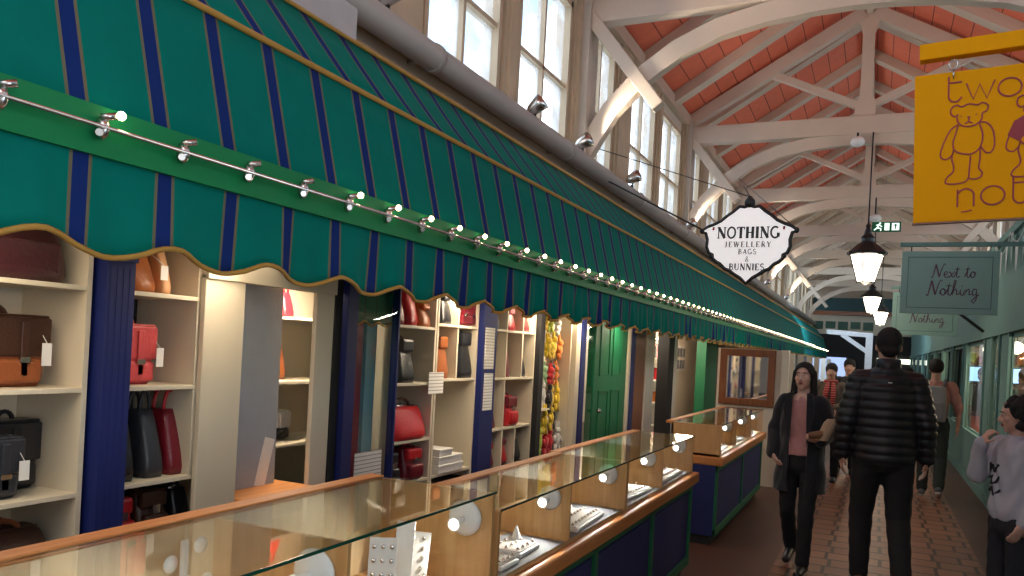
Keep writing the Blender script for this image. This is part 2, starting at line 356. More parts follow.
# --- awning
aw = thing('awning', 'long teal shop awning with navy stripes, gold piping and a scalloped edge', 'awning', (0, 0, 0))
XA, ZA = -1.9, 2.13; YA0, YA1 = .3, YE - 3
def sheet(name, secs, y0, y1, dy, m, fold=None):
    bm = bmesh.new(); rows = []; k = int((y1 - y0) / dy)
    for i in range(k + 1):
        y = y0 + (y1 - y0) * i / k; rows.append([bm.verts.new(fold(y, j, x, z) if fold else (x, y, z)) for j, (x, z) in enumerate(secs)])
    for a, b in zip(rows, rows[1:]):
        for j in range(len(secs) - 1): f = bm.faces.new((a[j], b[j], b[j + 1], a[j + 1])); f.smooth = True
    o = obj(name, bm, m, aw); so = o.modifiers.new('cloth_thickness', 'SOLIDIFY'); so.thickness = .004; return o
def lerp2(a, b, k): return [(a[0] + (b[0] - a[0]) * i / k, a[1] + (b[1] - a[1]) * i / k) for i in range(k + 1)]
sheet('front_panel', lerp2((XA - .01, ZA), (-2.04, 2.64), 4), YA0, YA1, .3, m_awn)
sheet('top_panel', lerp2((-2.04, 2.64), (-2.34, 3.01), 3), YA0, YA1, .3, m_awn, lambda y, j, x, z: (x, y, z - (.006 if j in (1, 2) else 0) * (1 + math.sin(y * 2.1))))
PER = .405
def hemz(y): 
    c = math.cos(2 * PI * (y - 1.28) / PER); return 1.80 + .030 * c + .010 * abs(c) * (1 if c < 0 else 0)
def vfold(y, j, x, z):
    t_ = j / 6; fade = min(1, max(.25, (y - 2) / 4 + .25)); zz = ZA - .04 + (hemz(y) - ZA + .04) * t_
    return (x + t_ * (.012 * math.sin(2 * PI * y / .405 * 1 + .6) + .016 * fade * math.sin(2 * PI * y / .14 + 1.3 * math.sin(y * 1.7))), y, zz)
va = sheet('valance', [(XA, 0)] * 7, YA0, YA1, .025, m_awn, vfold)
def piping(name, fn, y0, y1, dy, r):
    bm = bmesh.new(); k = int((y1 - y0) / dy); tube(bm, [fn(y0 + (y1 - y0) * i / k) for i in range(k + 1)], r, 5); return obj(name, bm, m_gold, aw)
def hp(y): a = vfold(y, 6, XA, 0); return (a[0] + .004, a[1], a[2] + .004)
piping('hem_piping', hp, YA0, YA1, .03, .0085)
piping('ridge_piping', lambda y: (-2.035, y, 2.645), YA0, YA1, 2, .013)
piping('top_piping', lambda y: (-2.335, y, 3.013), YA0, YA1, 2, .011)
for ye in (YA0, YA1):
    bm = bmesh.new(); prism(bm, [(XA - .01, ZA), (-2.04, 2.64), (-2.34, 3.01), (-2.6, 3.01), (-2.6, ZA)], ye - .003, ye + .003); obj('end_panel', bm, m_awn, aw)
# light rail: a green board with a silver rod and twin lamps
lr = thing('light_rail', 'green board along the awning front carrying a silver rod and small lamps', 'light rail', (XA, 0, ZA))
BX('green_board', (-.005, .022, YA0, YA1, -.085, .045), m_board, lr)
bm = bmesh.new(); tube(bm, [(.05, YA0, -.015), (.05, YA1, -.015)], .006, 6); obj('rod', bm, m_metal, lr)
lampx = [1.15 + .2655 * i for i in range(128)]
lampx = [y for y in lampx if y < YA1]
lit = lambda i: i == 1 or i >= 5
bmf = bmesh.new(); ell(bmf, (.03, 0, -.015), (.026, .016, .032), 10); tube(bmf, [(.04, -.012, .01), (.062, .02, .02)], .010, 8); tube(bmf, [(.04, -.012, -.03), (.062, -.03, -.035)], .010, 8)
fit0 = obj('lamp_fitting', bmf, m_metal, lr); fit0.location = (0, lampx[0], 0)
bmb = bmesh.new(); ell(bmb, (.068, .027, .022), (.012, .012, .012), 10)
bulbmesh = bpy.data.meshes.new('bulb'); bmb.to_mesh(bulbmesh); bmb.free(); bulbmesh.materials.append(m_bulb)
for i, y in enumerate(lampx):
    if i >= 98: break
    f = fit0
    if i: f = fit0.copy(); C.objects.link(f); f.parent = lr; f.location = (0, y, 0)
    if lit(i): b = bpy.data.objects.new('bulb', bulbmesh); C.objects.link(b); b.parent = f
if len(lampx) > 98:
    bm = bmesh.new()
    for y in lampx[98:]: ell(bm, (.06, y, 0), (.014, .014, .014), 6)
    o = obj('lamp_fitting', bm, m_bulb, lr); o['kind'] = 'stuff'
# --- fascia, ledge and pipe above the awning
tag(BX('fascia_board', (-2.62, -2.36, -1, 3.13, 3.02, 3.20), m_fascia, None, .01), 'pale grey boxed fascia board above the near end of the teal awning', 'fascia board')
struct(BX('trim_ledge', (XL, -2.37, 3.13, YE, 2.98, 3.03), m_fascia)); struct(BX('trim_ledge_edge', (-2.58, -2.44, 3.13, YE, 3.03, 3.10), m_tan))
pp = thing('pipe', 'thick grey round pipe running above the awning along the left windows', 'pipe', (-2.52, 0, 3.32))
bm = bmesh.new(); tube(bm, [(0, -1, 0), (0, YE - 1.6, 0)], .08, 20); obj('pipe_run', bm, m_pipe, pp)
for y in (1.9, 4.1, 6.35, 8.6, 10.9, 13.1, 15.4, 18, 21, 24):
    bm = bmesh.new(); lathe(bm, [(.088, -.02), (.09, 0), (.088, .02)], (0, y, 0), 20, 'y'); box(bm, -.178, -.06, y - .015, y + .015, -.02, .02); obj('pipe_bracket', bm, m_pipe, pp)
def clamp_spot(loc, aim, label, e, n_=0):
    t = thing('clamp_spotlight', label, 'spotlight', loc, 0, 'spotlights clamped on the grey pipe'); d = (Vector(aim) - Vector(loc)).normalized(); r = d.to_track_quat('Z', 'Y').to_matrix().to_4x4()
    bm = bmesh.new(); lathe(bm, [(.02, -.10), (.045, -.07), (.06, 0), (.07, .05), (.066, .05), (.03, .0)], (0, 0, 0), 18); bmesh.ops.transform(bm, matrix=r, verts=bm.verts); obj('reflector', bm, m_metal, t)
    bm = bmesh.new(); ell(bm, d * .02, (.03, .03, .03), 10); obj('bulb', bm, m_led, t)
    bm = bmesh.new(); tube(bm, [(0, 0, -.02), (-.02, .0, -.10)], .008, 6); ell(bm, (-.02, 0, -.10), (.02, .02, .02), 8); obj('clamp', bm, m_black, t)
    lamp('spot_light', 'SPOT', d * .08, e, (1, .86, .70), .05, d * 2, 1.2, t)
for k, (y, z, lb, ax, ay) in enumerate(((3.6, 3.50, 'spotlight on the grey pipe at the top edge of the picture', -.2, 4.5), (5.65, 3.50, 'spotlight on the grey pipe left of the first curved brace', -.3, 6.5), (6.75, 3.50, 'spotlight on the grey pipe at the foot of the nearest truss', .4, 9), (8.35, 3.52, 'spotlight on the grey pipe just right of the nearest truss', .2, 11),
        (11.3, 3.5, 'spotlight on the grey pipe by the second truss, behind the hanging oval sign', .2, 14), (15.5, 3.5, 'spotlight on the grey pipe by the third truss', .2, 18), (20.0, 3.5, 'spotlight on the grey pipe by the fourth truss', .2, 23), (24.5, 3.5, 'small far spotlight on the grey pipe by the fifth truss', .2, 27))):
    clamp_spot((-2.50, y, z), (ax, ay, 5.8), lb, 45)
# --- wall behind: cabinets. local X is depth into the shop
SH = [1.74, 1.37, .99, .74]
def cabinet(y0, y1, label, shelves, uprights=(), back=m_cream, side=m_cream, depth=.36, z0=.66, z1=2.0, edge=m_cream):
    t = thing('shelf_cabinet', label, 'display cabinet', (XW, y0, z0), 0, 'built-in bag shelves'); L = y1 - y0; H = z1 - z0
    BX('back_panel', (-depth - .015, -depth, 0, L, 0, H), back, t)
    BX('side_panel', (-depth, 0, 0, .02, 0, H), side, t); BX('side_panel', (-depth, 0, L - .02, L, 0, H), side, t)
    for u in uprights: BX('upright', (-depth, -.004, u[0] - y0 - .009, u[0] - y0 + .009, u[1] - z0, u[2] - z0), side, t)
    for s in shelves:
        z, a, c = s if isinstance(s, tuple) else (s, y0, y1)
        BX('shelf', (-depth, -.002, a - y0 + .02, c - y0 - .02, z - z0 - .018, z - z0), edge, t, .002)
    BX('top_panel', (-depth, 0, 0, L, H - .02, H), side, t)
    return t
cabinet(.7, 1.965, 'cream bag shelves at the far left beside the fluted blue pilaster', SH)
cabinet(2.12, 2.62, 'bag shelves with a black lower half right of the fluted blue pilaster', SH, ((2.47, .99, 2.0),), m_dark)
cabinet(3.99, 4.45, 'cream shelves behind the shop glass holding the big red handbag', [1.70, 1.345, .99, .73])
cabinet(4.46, 5.04, 'cream cabinet with two small cubbies above one large cubby of white boxes', [1.73, 1.365, .73], ((4.75, 1.365, 2.0),))
cabinet(5.28, 6.09, 'cream cubby shelves of small red bags right of the blue pillar', [1.73, 1.36, .97], ((5.54, .66, 2.0), (5.84, 1.36, 2.0), (5.78, .66, .97)))
# blue pilasters
def pilaster(y0, y1, label, m, x=XW + .04, flutes=0, z1=1.98, name='pilaster'):
    bm = bmesh.new(); box(bm, XW - .1, x, y0, y1, 0, z1)
    if flutes:
        st = (y1 - y0) / (flutes * 2 + 1)
        for i in range(flutes): box(bm, x, x + .0018, y0 + st * (2 * i + 1), y0 + st * (2 * i + 2), .1, z1 - .16)
        box(bm, x, x + .014, y0, y1, z1 - .14, z1)
    o = obj(name, bm, m, None, .003); tag(o, label, name); return o
pilaster(1.985, 2.105, 'fluted navy blue pilaster between the two leftmost bag shelves', m_blue, XW + .05, 4)
pilaster(5.05, 5.27, 'navy blue pilaster with two pinned paper notices', m_blue)
pilaster(6.10, 6.20, 'black post left of the rack of colourful toys', m_dark)
# small enamel screws on the first pilaster
# booth: cream frame with sliding white panel
t = thing('window_booth', 'cream painted shop hatch frame with a pale sliding panel and wooden sill', 'shop hatch', (XW, 2.47, .66))
BX('left_stile', (.002, .03, 0, .23, 0, 1.18), m_cream, t, .004); BX('right_stile', (.002, .03, .73, .87, 0, 1.18), m_cream, t, .004); BX('header', (.002, .045, 0, .87, 1.16, 1.34), m_cream, t, .004)
BX('sliding_panel', (-.14, -.12, .2, .65, .16, 1.20), mat('blue_grey_panel', (.34, .37, .42), .35), t); BX('sill', (-.30, .07, .235, .725, .17, .195), m_oak, t, .004)
BX('back_panel', (-.62, -.60, .18, 1.5, 0, 1.34), m_cream, t); BX('apron', (-.04, .0, .23, .73, 0, .17), m_cream, t)
for z in (.35, .69, 1.04): BX('shelf', (-.60, -.28, .6, 1.45, z - .015, z), m_cream, t)
# blue-black post and glazed case with reflections
pilaster(3.35, 3.41, 'black door post right of the cream hatch', m_dark, XW + .03)
pilaster(3.42, 3.51, 'narrow navy blue post left of the shop glass', m_blue, XW + .06)
t = thing('glass_panel', 'tall framed shop glass with maroon and light blue boards behind it', 'shop window', (XW, 3.52, .66))
BX('maroon_board', (-.10, -.08, .14, .24, 0, 1.3), m_maroon, t); BX('light_blue_board', (-.10, -.07, .26, .36, 0, 1.3), m_ltblue, t); BX('back_board', (-.18, -.16, 0, .44, 0, 1.34), mat('slate_board', (.07, .11, .13), .4), t)
glaze('pane', [(.02, 0, .1), (.02, .45, .1), (.02, .45, 1.34), (.02, 0, 1.34)], m_shopglass, t)
BX('bottom_rail', (-.04, .04, 0, .45, .06, .10), m_oak, t); BX('right_edge', (-.02, .03, .435, .45, .1, 1.34), m_blue, t)
BX('awning_reflection', (-.03, -.02, .02, .43, 1.03, 1.30), stripes('awning_reflection_green', 1, .11, .012, .05, (.004, .10, .05), (.02, .04, .03)), t)  # the awning's reflection, built as a striped board behind the glass
bm = bmesh.new(); tube(bm, [(-.018, .02 + .41 * i / 24, 1.03 + .012 * math.cos(i * 2 * PI / 8)) for i in range(25)], .006, 5); obj('reflected_piping', bm, m_gold, t)  # gold hem of that built-in awning reflection
BX('paper_notice', (.024, .027, .07, .33, .14, .31), m_note, t)
def notice(loc, w_, h_, label, m=m_note, rx=0):
    bm = bmesh.new(); box(bm, 0, .004, 0, w_, 0, h_); o = obj('paper_notice', bm, m); o.location = loc; o.rotation_euler = (rx, 0, 0); return tag(o, label, 'notice')
notice((XW + .042, 5.07, 1.43), .15, .30, 'upper white paper notice on the navy pillar'); notice((XW + .042, 5.085, 1.13), .14, .27, 'lower white paper notice on the navy pillar')
notice((XW + .004, 4.37, 1.27), .19, .14, 'white price card pinned between the cream shelves')
# ---------------------------------------------------------------- bags
def leather(name, c, r=.35): return mat(name, c, r, var=.15, scale=12, bump=.25, bscale=70)
L_mar = leather('maroon_leather', (.055, .014, .018)); L_tan = leather('tan_leather', (.26, .075, .025)); L_dk = leather('dark_brown_leather', (.05, .02, .012)); L_blk = leather('black_leather', (.012, .012, .016), .3)
L_red = leather('red_leather', (.50, .012, .02), .3); L_pink = leather('coral_leather', (.62, .085, .09)); L_org = leather('orange_brown_leather', (.36, .10, .02)); L_dred = leather('dark_red_leather', (.17, .008, .018), .3); L_navy = leather('navy_leather', (.012, .018, .05)); L_char = leather('charcoal_leather', (.03, .033, .042))
def rbox(bm, w_, d, h, taper=1.0, belly=.06, r=.02, y0=0, z0=0):
    """soft bag body: rounded sections, w along local x, d along local y"""
    secs = []
    for k in range(9):
        u = k / 8; e = 1 - .10 * (abs(2 * u - 1) ** 6); s = 1 + (taper - 1) * u; secs.append((0, y0, z0 + h * u, w_ / 2 * s * e, d / 2 * e * (1 + belly * math.sin(PI * u)) * (1 if taper == 1 else (1.25 - .75 * u))))
    loft(bm, secs, 24, True, .45)
def bag(kind, label, y, z, w_, h, d, m, m2=None, x=None, rz=0, tagc=False, lean=0):
    """front of the bag faces local -y; rz=90deg turns it to face the avenue"""
    m2 = m2 or m; t = thing({'satchel': 'satchel', 'tote': 'tote_bag', 'handbag': 'handbag', 'holdall': 'holdall', 'backpack': 'backpack', 'bucket': 'bucket_bag'}[kind], label, 'bag', (x if x is not None else XW - .02 - d / 2 - .01, y, z + .001), PI / 2 + rz); t.rotation_euler[0] = 0
    bm = bmesh.new(); rbox(bm, w_, d, h, {'satchel': 1, 'tote': .72, 'handbag': .86, 'holdall': .9, 'backpack': .8, 'bucket': .6}[kind]); obj('body', bm, m, t)
    yf = -d / 2
    if kind == 'satchel':
        bm = bmesh.new(); box(bm, -w_ * .49, w_ * .49, yf - .012, yf + .006, h * .42, h * .97); box(bm, -w_ * .49, w_ * .49, yf, d * .3, h * .96, h * 1.01); obj('flap', bm, m2, t, .008)
        for s in ((-.22, .22) if w_ > .2 else (0,)):
            bm = bmesh.new(); box(bm, w_ * s - .014, w_ * s + .014, yf - .02, yf - .008, h * .15, h * .9); st = obj('strap', bm, m2, t, .003)
            bm = bmesh.new(); box(bm, w_ * s - .018, w_ * s + .018, yf - .025, yf - .019, h * .34, h * .42); obj('buckle', bm, m_metal, st)
        bm = bmesh.new(); box(bm, -w_ * .4, w_ * .4, yf - .02, yf + .01, h * .05, h * .38); obj('front_pocket', bm, m, t, .012)
    if kind in ('tote', 'handbag', 'holdall', 'satchel', 'backpack'):
        hh = {'tote': .34, 'handbag': .28, 'holdall': .3, 'satchel': .16, 'backpack': .12}[kind] * h; ww = w_ * (.22 if kind != 'satchel' else .15)
        for s in ((-1, 1) if kind in ('tote', 'holdall') else (0,)):
            bm = bmesh.new(); tube(bm, [(ww * math.cos(a), s * d * .15, h * .96 + hh * math.sin(a)) for a in [PI * i / 10 for i in range(11)]], .006 + .012 * w_, 6); obj('handle', bm, m2, t)
    if kind == 'handbag':
        bm = bmesh.new(); tube(bm, [(-w_ * .36, 0, h), (0, 0, h * 1.02), (w_ * .36, 0, h)], .008, 6); ell(bm, (0, 0, h * 1.04), (.012,) * 3, 8); obj('clasp', bm, m_metal, t)
    if kind == 'holdall':
        bm = bmesh.new(); box(bm, -w_ * .36, w_ * .36, yf - .015, yf + .02, h * .12, h * .6); obj('front_pocket', bm, m, t, .015)
        bm = bmesh.new(); tube(bm, [(-w_ * .4, yf * .35, h * .98), (w_ * .4, yf * .35, h * .98)], .005, 5); obj('zip', bm, m_metal, t)
    if kind == 'backpack':
        bm = bmesh.new(); rbox(bm, w_ * .7, d * .4, h * .42, 1, .1, y0=yf, z0=h * .06); obj('front_pocket', bm, m, t)
        bm = bmesh.new(); box(bm, -w_ * .38, w_ * .38, yf - .006, yf + .04, h * .6, h * .98); fl = obj('flap', bm, m2, t, .015)
        bm = bmesh.new(); box(bm, -.018, .018, yf - .014, yf - .004, h * .50, h * .68); obj('buckle', bm, m_metal, fl)
    if kind == 'bucket':
        bm = bmesh.new(); box(bm, -w_ * .3, w_ * .3, yf - .005, yf + .05, h * .7, h * 1.0); obj('flap', bm, m2, t, .015)
        bm = bmesh.new(); tube(bm, [(w_ * .25 * math.cos(a), 0, h * .96 + .12 * h * math.sin(a)) for a in [PI * i / 8 for i in range(9)]], .007, 6); obj('handle', bm, m2, t)
    if tagc:
        bm = bmesh.new(); box(bm, w_ * .36, w_ * .36 + .035, yf - .035, yf - .032, h * .3, h * .62); tg = obj('price_tag', bm, m_paper, t); tg['label'] = 'white paper price tag'
        bm = bmesh.new(); tube(bm, [(w_ * .36 + .017, yf - .033, h * .62), (w_ * .36 + .01, yf * .2, h * 1.02)], .0018, 4); obj('tag_string', bm, m_paper, tg)
    return t
S0, S1, S2, S3 = SH
F = XW - .16
# leftmost shelves
bag('holdall', 'large maroon leather holdall on the top shelf at the far left', 1.71, S0, .42, .23, .24, L_mar, x=F)
bag('satchel', 'chestnut and dark brown satchel with a white tag on the leftmost shelves', 1.70, S1, .37, .25, .12, L_tan, L_dk, x=F, tagc=True)
bag('satchel', 'black satchel with a white tag, front one of the pair on the leftmost shelves', 1.66, S2, .26, .21, .10, L_char, x=F + .04, tagc=True)
bag('satchel', 'black flap satchel standing behind its twin against the cabinet side', 1.83, S2, .20, .25, .12, L_blk, x=F - .09)
bag('holdall', 'low brown leather bag on the bottom shelf at the far left', 1.74, S3, .36, .13, .22, L_dk, L_tan, x=F)
# second shelves
bag('tote', 'tan suede bag with white tag on the top shelf right of the fluted pilaster', 2.235, S0, .14, .18, .20, L_org, x=F, tagc=True)
bag('tote', 'pale tan upright bag beside the suede bag on the top shelf', 2.36, S0, .06, .20, .16, mat('pale_tan', (.62, .33, .16), .5), x=F)
bag('satchel', 'black bag at the right end of the top shelf beside the hatch', 2.53, S0, .09, .2, .2, L_blk, x=F)
bag('satchel', 'coral pink satchel with white tag right of the fluted pilaster', 2.25, S1, .17, .24, .14, L_pink, L_pink, x=F, tagc=True)
bag('tote', 'black bag in the narrow cubby beside the hatch', 2.535, S1, .08, .26, .2, L_blk, x=F)
bag('tote', 'black leather tote on the dark shelf, leftmost of three', 2.20, S2, .12, .27, .2, L_blk, x=F, rz=-.2)
bag('tote', 'black patent tote on the dark shelf between a black and a red one', 2.33, S2, .11, .27, .2, L_char, x=F)
bag('tote', 'glossy red tote on the dark shelf', 2.455, S2, .13, .27, .2, L_dred, L_red, x=F)
bag('backpack', 'small red backpack on the bottom shelf next to the fluted pilaster', 2.21, S3, .14, .18, .15, L_red, x=F)
bag('backpack', 'dark brown backpack with a metal buckle on the bottom shelf', 2.37, S3, .17, .19, .14, L_dk, x=F)
bag('handbag', 'small black handbag on the bottom shelf beside the hatch', 2.53, S3, .10, .17, .12, L_blk, x=F)
# seen through the hatch
bag('tote', 'orange brown leather tote seen through the cream hatch', 3.42, 1.35, .20, .27, .14, L_org, L_tan, x=-3.08)
bag('tote', 'small orange bag on the upper shelf seen through the hatch', 3.28, 1.70, .1, .14, .1, L_org, x=-3.08)
bag('tote', 'small red bag at the right of the upper shelf seen through the hatch', 3.53, 1.70, .1, .14, .1, L_red, x=-3.08)
bag('satchel', 'black and white bag low in the cream hatch', 3.50, 1.01, .16, .16, .1, L_blk, m_paper, x=-3.08)
t = notice((XW - .12, 2.98, .86), .07, .24, 'leaning white card on the wooden sill of the hatch', m_paper, -.25)
F2 = XW - .10
# cabinet C
bag('tote', 'red leather tote at the right of the top shelf behind the shop glass', 4.178, 1.70, .20, .25, .16, L_red, x=F2, rz=.3)
bag('tote', 'dark red bag at the left of the top shelf behind the shop glass', 4.043, 1.70, .10, .23, .16, L_dred, x=F2)
bag('bucket', 'small orange brown bag beside the red tote on the top shelf', 4.362, 1.70, .14, .15, .14, L_org, x=F2)
bag('bucket', 'black bucket bag above the big red handbag', 4.149, 1.345, .22, .27, .16, L_blk, x=F2)
bag('handbag', 'big glossy red handbag with a round handle on cream shelves', 4.227, .99, .40, .20, .18, L_red, L_dk, x=F2)
bag('backpack', 'small black bag under the big red handbag', 4.092, .73, .12, .19, .12, L_blk, x=F2)
bag('backpack', 'red backpack under the big red handbag', 4.304, .73, .22, .20, .15, L_dred, L_red, x=F2)
bag('bucket', 'black domed bag in the upper left cubby of the cream cabinet', 4.622, 1.73, .17, .22, .14, L_blk, x=F2)
bag('satchel', 'dark red satchel in the upper right cubby of the cream cabinet', 4.912, 1.73, .28, .19, .14, L_dred, x=F2)
bag('bucket', 'tan bucket bag in the cubby of the cream cabinet', 4.613, 1.365, .17, .28, .14, L_org, x=F2)
bag('bucket', 'tall black bucket bag in the cubby right of the tan one', 4.902, 1.365, .27, .32, .16, L_blk, x=F2)
for k, (y, z, w_, h, s) in enumerate(((4.72, .732, .34, .06, 'bottom'), (4.71, .792, .32, .055, 'middle'), (4.64, .847, .17, .05, 'top'))):
    t = thing('storage_box', 'white storage box, %s one of the stack in the large cubby' % s, 'box', (F2, y, z), 0, 'stacked white boxes'); BX('box_body', (-.11, .11, -w_ / 2, w_ / 2, 0, h * .7), m_paper, t, .003); BX('lid', (-.115, .115, -w_ / 2 - .004, w_ / 2 + .004, h * .7, h - .002), m_paper, t, .003)
# cabinet D
for a in (('bucket', 'small navy and red bag in the top left cubby right of the blue pillar', 5.42, 1.73, .13, .15, .12, L_navy, L_red), ('bucket', 'bright red bag in the top middle cubby right of the blue pillar', 5.69, 1.73, .18, .18, .12, L_red, L_pink),
          ('bucket', 'dark red bag in the top right cubby beside the black post', 5.96, 1.73, .2, .16, .12, L_dred, L_dred), ('tote', 'slim red bag in the second row middle cubby', 5.64, 1.36, .13, .25, .12, L_dred, L_red), ('tote', 'slim black bag in the second row right cubby', 5.95, 1.36, .12, .2, .12, L_blk, L_blk),
          ('backpack', 'small red backpack alone in the wide third row cubby', 5.76, .97, .24, .24, .14, L_red, L_dred), ('handbag', 'dark red bag in the narrow third row cubby', 5.42, .97, .12, .18, .12, L_dred, L_dred), ('bucket', 'dark red bag in the bottom left cubby by the blue pillar', 5.42, .68, .15, .18, .12, L_dred, L_red),
          ('bucket', 'red bag in the bottom middle cubby', 5.66, .68, .15, .20, .12, L_red, L_dred), ('handbag', 'black and red bag in the bottom right cubby', 5.92, .68, .16, .17, .12, L_blk, L_red)):
    bag(*a, x=F2)
# ---------------------------------------------------------------- rack of colourful toys
t = thing('toy_rack', 'cream pegboard rack full of colourful soft toys', 'rack', (XW, 6.21, .66)); BX('back_panel', (-.2, -.18, 0, .74, 0, 1.34), m_cream, t); BX('side_panel', (-.2, 0, .72, .74, 0, 1.34), m_cream, t); BX('shelf', (-.18, -.01, .02, .30, .40, .415), m_cream, t)
cols = [('yellow', (.80, .55, .03)), ('white', (.75, .72, .66)), ('red', (.6, .02, .03)), ('orange', (.75, .22, .03)), ('pink', (.75, .3, .32)), ('pale green', (.35, .55, .3)), ('black', (.02, .02, .02)), ('lime', (.5, .6, .08))]
tm = {c: mat('plush_' + c.replace(' ', '_'), v, .8, var=.3, scale=40, sheen=.3) for c, v in cols}
rows = [1.82, 1.60, 1.38, 1.16, .95, .76]
for r, z in enumerate(rows):
    for k in range(6):
        c = cols[random.choice([0, 0, 1, 1, 2, 3, 4, 5, 6, 7, 0, 2])][0]; h = random.uniform(.12, .19) if r < 3 else random.uniform(.20, .26); y = 6.30 + k * .112 + random.uniform(-.03, .03)
        if r == 3 and k < 2: continue
        t = thing('soft_toy', '%s soft toy, %s in the %s row of the colourful rack' % (c, ['leftmost', 'second from the left', 'third from the left', 'fourth from the left', 'fifth from the left', 'rightmost'][k], ORD[r] if r < 5 else 'lowest'), 'soft toy', (XW - .08 + random.uniform(-.05, .02), y, z + random.uniform(-.03, .03)), random.uniform(-.3, .3), 'soft toys hanging on the colourful rack')
        bm = bmesh.new(); ell(bm, (0, 0, 0), (.035, .045 if r < 3 else .030, h * .34), 10); ell(bm, (.01, 0, h * .38), (.03, .034, .034) if r < 3 else (.022, .026, .03), 10)
        for s in (-1, 1): tube(bm, [(0, s * .02, -h * .2), (.01, s * .028, -h * .52)], [.018, .015], 6); tube(bm, [(0, s * .03, h * .15), (.015, s * .052, -h * .08)], [.014, .012], 6)
        obj('toy_body', bm, tm[c], t); bm = bmesh.new(); ell(bm, (0, -.018, h * .58), (.012, .012, .045), 8); ell(bm, (0, .018, h * .58), (.012, .012, .045), 8); obj('ears', bm, tm[c], t)
# ---------------------------------------------------------------- posts and doors beyond
pilaster(6.96, 7.07, 'cream post right of the colourful toy rack', m_cream, XW + .05); pilaster(7.08, 7.20, 'navy blue post between the toy rack and the green door', m_blue, XW + .06)
t = thing('shop_window', 'narrow shop window with built-in colourful reflections left of the green door', 'shop window', (XW, 7.21, .66)); BX('back_panel', (-.3, -.28, 0, .34, 0, 1.34), m_cream2, t); glaze('pane', [(.02, 0, 0), (.02, .33, 0), (.02, .33, 1.34), (.02, 0, 1.34)], m_shopglass, t)
for k in range(7):
    bm = bmesh.new(); ell(bm, (-.12 - .03 * (k % 2), .07 + .09 * (k % 3), .15 + .18 * k), (.04, .05, .07), 8); obj('reflection_blob', bm, tm[['yellow', 'red', 'black', 'white', 'pink', 'lime', 'black'][k]], t)  # coloured blobs modelled in place of reflections in the pane
t = thing('door', 'bright green panelled shop door', 'door', (XW, 7.57, 0)); BX('slab', (-.05, .03, 0, 1.10, 0, 2.0), m_green, t)
bm = bmesh.new()
for a, b_, z0, z1 in ((.14, .46, 1.35, 1.9), (.14, .46, .5, 1.2), (.56, .86, 1.35, 1.9), (.56, .86, .5, 1.2)):
    for q in ((a, b_, z0, z0 + .02), (a, b_, z1 - .02, z1), (a, a + .02, z0, z1), (b_ - .02, b_, z0, z1)): box(bm, .03, .042, *q)
obj('moulding', bm, m_green, t, .003)
bm = bmesh.new(); ell(bm, (.07, .08, 1.0), (.025, .025, .025), 10); obj('door_knob', bm, m_metal, t)
pilaster(8.69, 8.77, 'cream jamb right of the green door', m_cream, XW + .05); pilaster(8.78, 8.92, 'navy blue post right of the green door', m_blue, XW + .06); 
pilaster(8.94, 9.38, 'brown wooden post between the navy post and the shop doorway', m_brown, XW + .05); pilaster(9.43, 9.8, 'white door frame post of the shop doorway', m_cream2, XW + .06)
# doorway with an interior wall of shelves behind
t = thing('goods_shelf', 'white shelf unit of boxed goods seen in the shop doorway', 'shelf unit', (-3.1, 11.3, .0))
BX('back_panel', (-.35, -.33, 0, 1.6, 0, 2.0), m_cream2, t)
for z in (.5, .85, 1.2, 1.55, 1.85): BX('shelf', (-.33, 0, 0, 1.6, z - .02, z), m_cream2, t)
for k in range(14):
    z = (.5, .85, 1.2, 1.55)[k % 4]; y = .12 + .11 * k; c = ['red', 'pink', 'black', 'white', 'orange'][k % 5]; BX('goods', (-.2, -.05, y, y + .08, z, z + .16 + .03 * (k % 3)), tm[c], t, .006)
pilaster(10.55, 10.85, 'black door post in the middle of the shop doorway', m_dark, XW + .06); pilaster(10.9, 11.1, 'pale post behind the second counter', m_cream2, XW + .05)
t = thing('picture_frame', 'grid of small framed pictures on the cream shop wall', 'picture', (-3.478, 14.8, 1.30)); BX('board', (-.02, 0, 0, 1.0, 0, .5), m_paper, t)
for i in range(4):
    for j in range(2): BX('picture', (0, .012, .06 + .23 * i, .22 + .23 * i, .05 + .23 * j, .22 + .23 * j), m_grey, t)
pilaster(13.1, 14.1, 'green pilaster beyond the doorway above the second counter', m_green, XW + .06); pilaster(14.2, 14.9, 'dark brown post right of the green pilaster', m_brown, XW + .05)
struct(BX('wall_shop_inner', (-3.6, -3.5, 9.0, YE, 0, 2.2), m_cream2)); struct(BX('wall_stall_far', (-2.75, XW, 15.0, YE, 0, 2.2), m_cream2))
# partition facing the camera with mirror, at the end of the second counter
struct(BX('wall_partition', (-1.88, -1.10, 10.5, 10.56, 0, 1.735), m_cream2))
t = thing('wall_mirror', 'wooden framed mirror on the white partition above the second counter', 'mirror', (-1.50, 10.49, 1.37), 0)
bm = bmesh.new(); W_, H_ = .345, .36
for q in ((-W_, -W_ + .09, -H_, H_), (W_ - .09, W_, -H_, H_)): box(bm, q[0], q[1], -.04, .0, q[2], q[3])
for q in ((-W_, W_, -H_, -H_ + .09), (-W_, W_, H_ - .09, H_)): box(bm, q[0], q[1], -.045, .0, q[2], q[3])
obj('frame', bm, m_brown, t, .008); BX('glass', (-W_ + .08, W_ - .08, -.015, -.01, -H_ + .08, H_ - .08), m_mirror, t)
tag(BX('corner_post', (-1.09, -1.0, 10.46, 10.58, 0, 1.74), m_cream2), 'white corner post at the end of the mirror partition', 'post')
